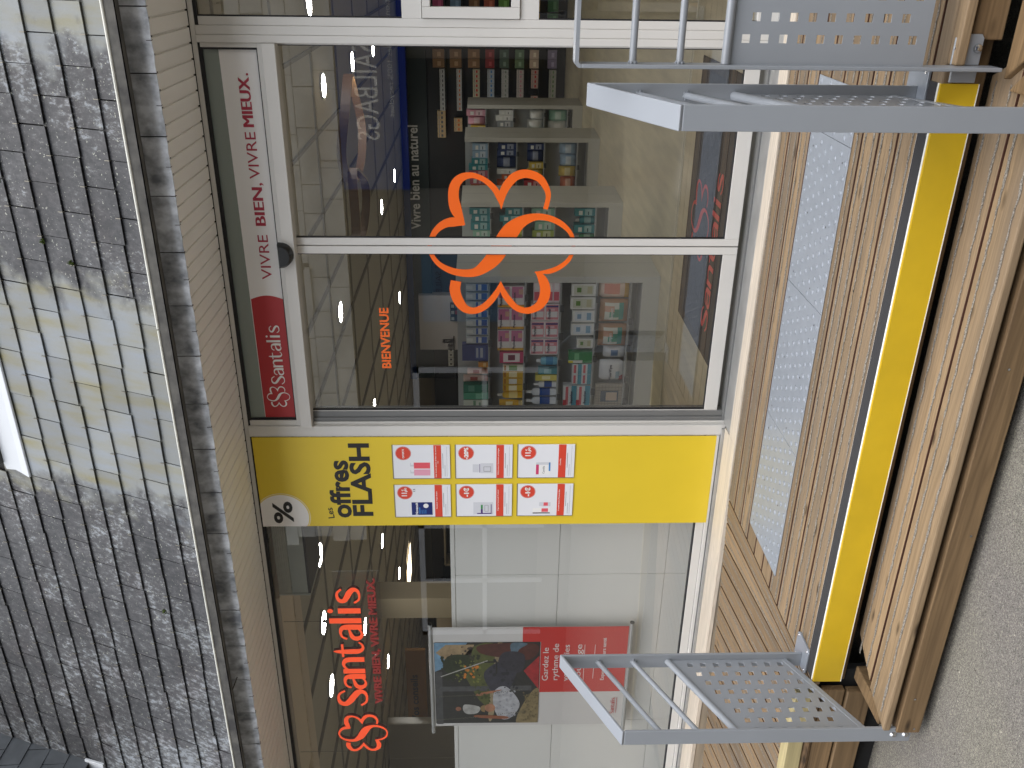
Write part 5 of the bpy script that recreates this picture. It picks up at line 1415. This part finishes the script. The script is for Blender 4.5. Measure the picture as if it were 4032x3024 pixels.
goods('tube', tube_mesh(.055, .18, (226, 200, 190), (206, 160, 150), (180, 90, 80)), -2.865, Y1 + .01, 1.207, 'taller pale pink tube next to the green boxes', 'tube')
goods('carton', carton_mesh(.06, .06, .18, (40, 116, 92), ((.1, .9, .55, .8, (90, 150, 130)),)), -2.935, Y1, 1.207, 'dark green carton on the top shelf', 'carton')
goods('carton', carton_mesh(.055, .06, .18, (84, 160, 130), ((.1, .9, .2, .5, (130, 190, 165)),)), -2.995, Y1, 1.207, 'mint green carton on the top shelf', 'carton')
goods('carton', carton_mesh(.05, .06, .18, (206, 214, 204), ((.1, .9, .5, .6, (120, 160, 130)), (.1, .6, .3, .38, (140, 170, 150)))), -3.05, Y1, 1.207, 'white carton beside the mint green one on the top shelf', 'carton')
goods('bottle', bottle_mesh(.028, .22, (90, 150, 206), (50, 104, 186), (210, 224, 236)), -3.115, Y1, 1.207, 'light blue pump bottle at the left end of the top shelf', 'bottle')
# shelf 2 (z .953): stacked pink cartons
ph = ((.0, .12, 0, 1, (226, 170, 60)), (.45, .98, .12, .95, (206, 120, 160)), (.14, .4, .1, .9, (236, 232, 232)), (.62, .86, .1, .42, (216, 170, 150)))
for c_ in range(3):
    for r_ in range(2):
        goods('carton', carton_mesh(.155, .07, .092, (232, 224, 226), ph), -2.27 - c_ * .165 + .0, Y1, .954 + r_ * .093, 'white and pink Physiodose carton, %s of its stack, %s stack from the right' % (('bottom', 'top')[r_], ORD[c_]), 'carton', 'stacked pink and white cartons on the second shelf', ('Physiodose', .01, .062, .016, .1, NAVT))
goods('thermometer_box', carton_mesh(.085, .05, .17, (200, 60, 110), ((.1, .9, .15, .85, (232, 222, 224)), (.25, .75, .35, .65, (120, 40, 70)))), -2.70, Y1, .953, 'magenta box with white window on the second shelf', 'box')
cols2 = [((222, 220, 200), (110, 150, 70)), ((214, 170, 50), (240, 226, 180)), ((210, 168, 60), (230, 230, 224)), ((216, 176, 40), (246, 236, 200))]
for k_, (c1, c2) in enumerate(cols2):
    goods('carton', carton_mesh(.05, .05, .145, c1, ((.1, .9, .3, .7, c2), (.1, .9, .85, .95, (180, 120, 30)))), -2.765 - k_ * .054, Y1, .953, ['white carton with green leaf, right of the yellow cartons', 'bright yellow carton on the second shelf', 'yellow carton with white label on the second shelf', 'golden yellow carton left of its neighbours on the second shelf'][k_], 'carton')
goods('bottle', bottle_mesh(.028, .185, (232, 186, 40), (236, 232, 220), (246, 226, 150)), -2.998, Y1, .953, 'yellow pump bottle on the second shelf', 'bottle')
goods('tube', tube_mesh(.055, .17, (232, 180, 30), (240, 220, 160), (250, 236, 180)), -3.062, Y1, .953, 'yellow tube at the left of the second shelf', 'tube')
goods('carton', carton_mesh(.05, .05, .12, (226, 176, 40), ((.1, .9, .3, .6, (250, 240, 200)),)), -3.12, Y1, .953, 'yellow carton at the far left of the second shelf', 'carton')
# shelf 3 (z .706)
pro = ((.06, .94, .06, .94, (222, 140, 150)), (.2, .55, .1, .9, (232, 228, 230)), (.8, .9, .06, .94, (60, 50, 120)), (.6, .72, .3, .7, (236, 190, 200)))
for c_ in range(3):
    for r_ in range(2):
        goods('carton', carton_mesh(.125, .07, .098, (232, 222, 224), pro), -2.37 - c_ * .132, Y1, .707 + r_ * .099, 'pink and white Prorhinel carton, %s of its stack, %s stack from the right' % (('bottom', 'top')[r_], ORD[c_]), 'carton', 'stacked pink cartons on the third shelf', ('Prorhinel', .012, .06, .018, .075, NAVT))
for r_ in range(4):
    goods('carton', carton_mesh(.16, .07, .045, (228, 210, 214), ((.1, .5, .1, .9, (214, 90, 110)), (.6, .9, .2, .8, (236, 230, 230)))), -2.235, Y1, .707 + r_ * .046, 'flat pink carton lying %s from the bottom of the pile on the third shelf' % ORD[r_], 'carton', 'pile of flat pink cartons')
goods('bottle', bottle_mesh(.033, .15, (120, 190, 216), (226, 232, 236), (60, 140, 190)), -2.73, Y1, .706, 'light blue squat bottle on the third shelf', 'bottle')
goods('carton', carton_mesh(.045, .05, .135, (80, 150, 160), ((.1, .9, .3, .7, (150, 196, 200)),)), -2.79, Y1, .706, 'teal carton on the third shelf', 'carton')
goods('carton', carton_mesh(.045, .05, .155, (226, 212, 110), ((.2, .8, .3, .7, (244, 238, 190)),)), -2.842, Y1, .706, 'pale yellow carton on the third shelf', 'carton')
for k_, h_ in enumerate((.165, .225, .22, .16)):
    goods('bottle', bottle_mesh(.024 if k_ < 1 else .03, h_, (226, 230, 234), (232, 234, 236), (44, 84, 160)), -2.905 - k_ * .072, Y1, .706, ['small white bottle with blue label on the third shelf', 'tall white pump bottle with blue label, right of its twin', 'tall white pump bottle with blue label, left of its twin', 'short white bottle at the left end of the third shelf'][k_], 'bottle')
# shelf 4 (z .456)
GRNL = (206, 208, 190)
for k_, h_ in enumerate((.168, .172, .155, .16, .115)):
    goods('bottle', carton_mesh(.088 if k_ < 4 else .07, .05, h_, (228, 228, 224), ((.12, .88, .1, .9, GRNL if k_ in (0, 1, 4) else (220, 226, 232)), (.3, .7, .6, .78, (100, 140, 60) if k_ in (0, 1, 4) else (140, 170, 200)), (.2, .8, .15, .35, (130, 170, 200) if k_ in (2, 3) else (190, 186, 150)))), -2.185 - k_ * .099, Y1, .456, ['white flat bottle with olive label at the right of the fourth shelf', 'larger white flat bottle with olive label, second on the fourth shelf', 'white flat bottle with blue label, third on the fourth shelf', 'white flat bottle with blue label, fourth on the fourth shelf', 'smallest white bottle on the fourth shelf'][k_], 'bottle')
goods('carton', carton_mesh(.085, .05, .17, (52, 140, 84), ((.0, .25, .4, 1, (226, 230, 226)), (.3, .9, .55, .75, (120, 190, 140)), (.0, .2, .8, 1, (230, 220, 60)))), -2.70, Y1, .456, 'green and white carton on the fourth shelf', 'carton')
for c_ in range(2):
    for r_ in range(2):
        goods('carton', carton_mesh(.08, .06, .068, (222, 226, 228), ((.0, 1, .0, .4, (90, 160, 180)), (.1, .9, .6, .85, (216, 110, 120)))), -2.79 - c_ * .0 - .082 * c_, Y1, .457 + r_ * .069, 'small Bepanthen carton, %s row, %s of the stacked block on the fourth shelf' % (('lower', 'upper')[r_], ('right', 'left')[c_]), 'carton', 'stacked Bepanthen cartons')
for r_ in range(2):
    goods('carton', carton_mesh(.165, .06, .098, (226, 230, 232), ((.0, 1, .0, .38, (84, 160, 184)), (.05, .95, .62, .82, (214, 100, 112)), (0, .3, .75, 1, (190, 30, 50)))), -3.05, Y1, .457 + r_ * .099, '%s wide Bepanthen carton of the pair at the left of the fourth shelf' % ('lower', 'upper')[r_], 'carton', 'wide Bepanthen cartons', ('Bepanthen', .02, .03, .018, .1, NAVT))
# shelf 5 (z .218)
goods('nappy_pack', bag_mesh(.15, .1, .215, (232, 206, 190), ((.0, 1, .0, .2, (226, 176, 60)), (.3, .7, .4, .8, (220, 140, 120)))), -2.205, Y1 - .02, .218, 'pale peach nappy pack at the right of the bottom shelf', 'pack')
for k_ in range(2):
    goods('nappy_pack', bag_mesh(.17, .1, .2, (168, 124, 84), ((.1, .85, .1, .85, (214, 216, 206)), (.2, .6, .2, .6, (70, 150, 124)), (.55, .8, .55, .8, (206, 160, 134)), (.1, .85, .12, .25, (60, 150, 140)))), -2.385 - k_ * .188, Y1 - .02, .218, ['green Pampers nappy pack, right one of two on the bottom shelf', 'green Pampers nappy pack, left one of two on the bottom shelf'][k_], 'pack', None, ('Pampers', .03, .11, .022, .085, WHT))
goods('wipes_pack', bag_mesh(.09, .08, .155, (214, 216, 220), ((.2, .8, .4, .7, (90, 120, 160)),)), -2.67, Y1, .218, 'narrow white wipes pack on the bottom shelf', 'pack')
goods('wipes_pack', bag_mesh(.165, .09, .175, (220, 222, 226), ((.1, .5, .1, .3, (150, 180, 200)), (.0, .2, .0, .2, (190, 30, 60)))), -2.855, Y1, .218, 'wide white WaterWipes pack on the bottom shelf', 'pack', None, ('WaterWipes', .02, .09, .02, .12, NAVT))
goods('bib_card', carton_mesh(.185, .03, .2, (176, 168, 156), tuple([(.02 + .12 * i, .03 + .12 * i, 0, 1, (130, 126, 118)) for i in range(8)] + [(0, 1, .02 + .12 * i, .03 + .12 * i, (130, 126, 118)) for i in range(8)] + [(.25, .72, .15, .8, (70, 88, 108)), (.3, .66, .2, .6, (206, 186, 170))])), -3.06, Y1, .218, 'checked card with a blue bib at the left of the bottom shelf', 'card')
# goods of the three farther units: small packs standing side by side, partly stacked
PAL = {'white': (214, 216, 214), 'pale blue': (150, 178, 204), 'navy': (40, 58, 104), 'teal': (60, 142, 150), 'green': (66, 138, 92), 'lime': (170, 186, 92), 'cream': (214, 206, 180), 'pink': (208, 150, 166),
       'red': (176, 52, 58), 'rust': (182, 92, 52), 'grey': (140, 146, 150), 'yellow': (212, 184, 80), 'rose': (190, 104, 120), 'mint': (150, 196, 176)}
def stock(Y, x0, x1, rows_, unit, gap, seed):
    r = random.Random(seed)
    for z, sh, names_, kinds in rows_:
        x = x0; k_ = 0
        top = z + gap
        while x > x1 and k_ < 11:
            nn = names_[min(len(names_) - 1, int(len(names_) * (x0 - x) / (x0 - x1)))]
            c = PAL[nn]; kind = kinds[k_ % len(kinds)]
            w_ = r.uniform(.052, .075) if kind != 'bag' else r.uniform(.11, .14)
            h_ = r.uniform(.62, .86) * gap
            x -= w_ + .003
            lt = tuple(min(255, int(q + (235 - q) * .55)) for q in c); dk = tuple(int(q * .6) for q in c)
            lab_ = '%s %s, %s from the right, %s shelf of the %s unit' % (nn, 'pack' if kind == 'bag' else kind, ORD[k_], sh, unit)
            if kind == 'bag': me = bag_mesh(round(w_, 2), .12, round(h_, 2), c, ((.15, .85, .3, .6, lt),))
            elif kind == 'bottle': me = bottle_mesh(round(w_ / 2 * .9, 3), round(h_, 2), c, (220, 222, 222), lt)
            else: me = carton_mesh(round(w_, 3), .1, round(h_, 2), c, ((.1, .9, .15, .5, lt), (.15, .7, .62, .8, (226, 228, 224)), (.15, .6, .3, .36, dk)))
            goods('pack' if kind == 'bag' else kind, me, x, Y + r.uniform(0, .015), z, lab_, 'pack' if kind == 'bag' else kind)
            k_ += 1
stock(3.70, -2.06, -2.66, [(1.18, 'top', ['teal', 'mint', 'lime', 'white'], ['carton']), (.895, 'second', ['teal', 'lime', 'lime', 'white'], ['carton']), (.612, 'third', ['mint', 'lime', 'white', 'lime'], ['carton']), (.25, 'bottom', ['teal', 'green', 'pink', 'cream'], ['carton', 'bottle'])], 'second', .235, 21)
stock(5.50, -1.85, -2.42, [(1.19, 'top', ['pale blue', 'teal', 'rose', 'rust'], ['carton']), (.89, 'second', ['navy', 'white', 'rust', 'rose'], ['carton', 'carton', 'bag']), (.60, 'third', ['navy', 'yellow', 'red', 'pink'], ['carton', 'bag']), (.25, 'bottom', ['pale blue', 'yellow', 'rust', 'red'], ['bag'])], 'third', .24, 22)
stock(7.32, -1.80, -2.30, [(1.21, 'top', ['pink', 'yellow', 'white', 'navy'], ['carton', 'bag']), (.87, 'second', ['white', 'grey', 'teal', 'white'], ['carton']), (.49, 'third', ['white', 'mint', 'white', 'grey'], ['bag', 'bag', 'carton']), (.2, 'bottom', ['mint', 'white', 'white', 'grey'], ['bag'])], 'farthest', .27, 23)
# small cartons in rows on the black wall shelving
rows = [(1.80, (222, 222, 222)), (1.55, (216, 216, 214)), (1.285, (214, 206, 176)), (1.07, (196, 206, 216)), (.86, (206, 206, 204)), (.635, (214, 204, 200)), (.42, (210, 180, 170)), (.155, (190, 190, 180))]
accent = [((200, 60, 60),), ((230, 130, 70),), ((206, 50, 50),), ((90, 140, 200),), ((150, 160, 150),), ((210, 150, 160),), ((200, 60, 60),), ((120, 150, 110),)]
cn_ = {0: 'first', 1: 'second', 2: 'third', 3: 'fourth', 4: 'fifth'}
rn_ = ['top', 'second', 'third', 'fourth', 'fifth', 'sixth', 'seventh', 'lowest']
for ri, (z, c) in enumerate(rows):
    x = -1.62; k_ = 0; r = random.Random(ri)
    stop = -2.6 if ri < 2 else -2.3
    while x > stop:
        w_ = .062; h_ = .075 if ri < 2 else .1
        x -= w_ + .004
        if r.random() < .05: x -= .04; continue
        cc = c
        if ri < 2 and x < -2.25: cc = (226, 196, 150); h_ = .12
        goods('carton', carton_mesh(w_, .1, h_, cc, ((.2, .8, .3, .55, accent[ri][0] if ri != 0 else (110, 110, 114)), (.1, .9, .75, .85, (150, 150, 150)))), x, 9.81, z, 'small pale carton, %s from the right in the %s row of the black wall shelving' % (ORD[k_], rn_[ri]), 'carton', 'cartons in the %s row of the black wall shelving' % rn_[ri]); k_ += 1
    # larger brown / red / green packs beside the door post
    bc = [(150, 112, 74), (146, 108, 70), (150, 110, 70), (150, 30, 30), (84, 108, 96), (110, 140, 110), (214, 190, 170), (150, 140, 170)][ri]
    for j in range(2):
        goods('pack', carton_mesh(.125, .1, .17 if ri < 3 else .13, bc, ((.2, .7, .3, .6, tuple(min(255, q + 50) for q in bc)),)), -1.60 + j * .13, 9.79, z, '%s pack at the %s of the pair by the door post, %s row' % (['brown paper', 'brown paper', 'kraft', 'dark red', 'dark green', 'light green', 'orange and white', 'lilac'][ri], ('left', 'right')[j], rn_[ri]), 'pack', 'paired packs on the %s row' % rn_[ri])
# goods seen through the small right-hand window
for j, (z, c, nn) in enumerate(((1.80, (206, 60, 130), 'magenta'), (1.55, (120, 160, 200), 'pale blue'), (1.285, (140, 100, 60), 'brown'), (1.07, (190, 90, 60), 'rust'), (.86, (120, 180, 80), 'lime green'), (.42, (226, 180, 50), 'yellow'), (.155, (70, 120, 80), 'green'))):
    for i in range(3):
        goods('pack', carton_mesh(.17, .1, .15, c, ((.2, .8, .2, .5, tuple(min(255, q + 40) for q in c)),)), -1.02 + i * .19, 9.79, z, '%s pack on the wall shelving behind the right-hand window, %s from the left' % (nn, ORD[i]), 'pack', '%s packs behind the right-hand window' % nn)
# packs hanging on the white column and pale boxes in the black niche
for i in range(2):
    for j in range(3):
        goods('hanging_pack', carton_mesh(.09, .05, .16, (40, 42, 52), ((.1, .9, .1, .5, [(60, 120, 140), (140, 60, 70), (50, 44, 60)][j]), (.2, .8, .6, .9, (170, 174, 176)))), -5.35 - j * .11 + .0, 9.72, 1.62 - i * .3, '%s pack on the %s hook row of the white column' % (['teal', 'rose', 'dark'][j], ['upper', 'lower'][i]), 'pack')
for j in range(6):
    goods('carton', carton_mesh(.075, .08, .09 + (.09 if j == 0 else 0), (214, 214, 208), ((.3, .7, .3, .7, (60, 60, 60)),)), -6.0 - j * .085, 9.8, 1.74, 'small white carton in the black niche, %s from the white column' % ORD[j], 'carton', 'white cartons in the black niche')
b = MB(); b.box(-6.75, -5.87, 9.75, 9.95, 1.722, 1.74); o = b.build('niche_shelf', SHELFB); tag(o, 'black shelf carrying white cartons in the niche', 'shelf'); reloc(o, (-6.3, 9.85, 1.73))

# ================================================================== OTHER SIDE OF THE STREET (seen mirrored in the glass)
op = empty('opposite_building', (-2, -9.0, -.32), 'pale stone building with blue shop fascia across the street, mirrored in the glass', 'building')
STONE = mat('pale_stone', srgb(226, 222, 212), .85, var=.25, vscale=2.5, bump=.4, bscale=30, world=True)
MORT = mat('mortar', srgb(118, 112, 104), .95)
BLUF = mat('blue_fascia', srgb(84, 104, 150), .4); BLUD = mat('deep_blue_edge', srgb(20, 40, 140), .4); SLB = mat('slate_blue_panel', srgb(74, 108, 134), .4)
b = MB(); b.box(-16, 9, -6, -.02, 0, 5.5); b.build('wall', MORT, op)
BKS = [MB().box(0, w_, 0, .03, 0, .29).mesh('stone_block', STONE) for w_ in (.42, .55, .66, .8)]
r = random.Random(9); nblk = 0
for row in range(6):
    z = 3.62 + row * .3; x = -7.6 + r.uniform(0, .3)
    while x < 2.5 and nblk < 295:
        i = r.randrange(4); w_ = (.42, .55, .66, .8)[i]
        if not (-3.15 < x < -2.5 and 4.2 < z < 5.0):
            inst('stone_block', BKS[i], op, (x, -.028 + r.uniform(0, .006), z)); nblk += 1
        x += w_ + .012
b = MB(); b.box(-.65, .05, -.0, .04, 4.2 - .0, 4.28); b.box(-.6, 0.0, -.03, -.005, 4.28, 5.0); b.build('window_surround', STONE, op).location = (-2.5 + .02, 0, 0)
b = MB(); b.box(-1.2, 4.4, -.01, .12, 2.72, 3.58); b.build('blue_fascia', BLUF, op)
b = MB(); b.box(-1.2, 4.4, -.01, .125, 2.62, 2.7195); b.build('deep_blue_edge', BLUD, op)
RB = (R(90), 0, R(180))
SGW = mat('sign_white', srgb(250, 250, 250), .4)
text('727', 2.0, .125, 3.02, .33, op, width=.62, bold=.02, m=SGW, rot=RB); text('SAILBAGS', .82, .125, 3.02, .33, op, width=1.3, bold=.0, m=SGW, rot=RB)
text('Des créations en voiles 100% recyclées.', 1.8, .125, 2.80, .075, op, width=1.98, m=SGW, rot=RB)
b = MB(); b.box(-3.3, -2.1, -.01, .05, 1.3, 2.5); b.build('blue_panel', SLB, op)
text('727 SAILBAGS', -2.2, .056, 2.2, .09, op, width=.9, m=NAVT, rot=RB)
b = MB()
for x0_, x1_ in ((-1.2, .6), (.8, 2.6), (2.8, 4.4), (-6.5, -4.2), (-9.5, -7.2)): b.box(x0_, x1_, -.01, .02, .6, 2.6)
b.build('shop_window', mat('dark_shop_glass', (.02, .022, .025), .08, spec=.6), op)
b = MB()
for x0_, x1_ in ((-6.6, -4.1), (-9.6, -7.1)):
    b.box(x0_, x0_ + .09, .02, .06, .5, 2.7); b.box(x1_ - .09, x1_, .02, .06, .5, 2.7); b.box(x0_, x1_, .02, .06, 2.6, 2.7); b.box((x0_ + x1_) / 2 - .04, (x0_ + x1_) / 2 + .04, .02, .06, .5, 2.6); b.box(x0_, x1_, .02, .06, 1.5, 1.58)
b.build('shop_window_frame', mat('white_joinery', srgb(206, 206, 206), .5), op)
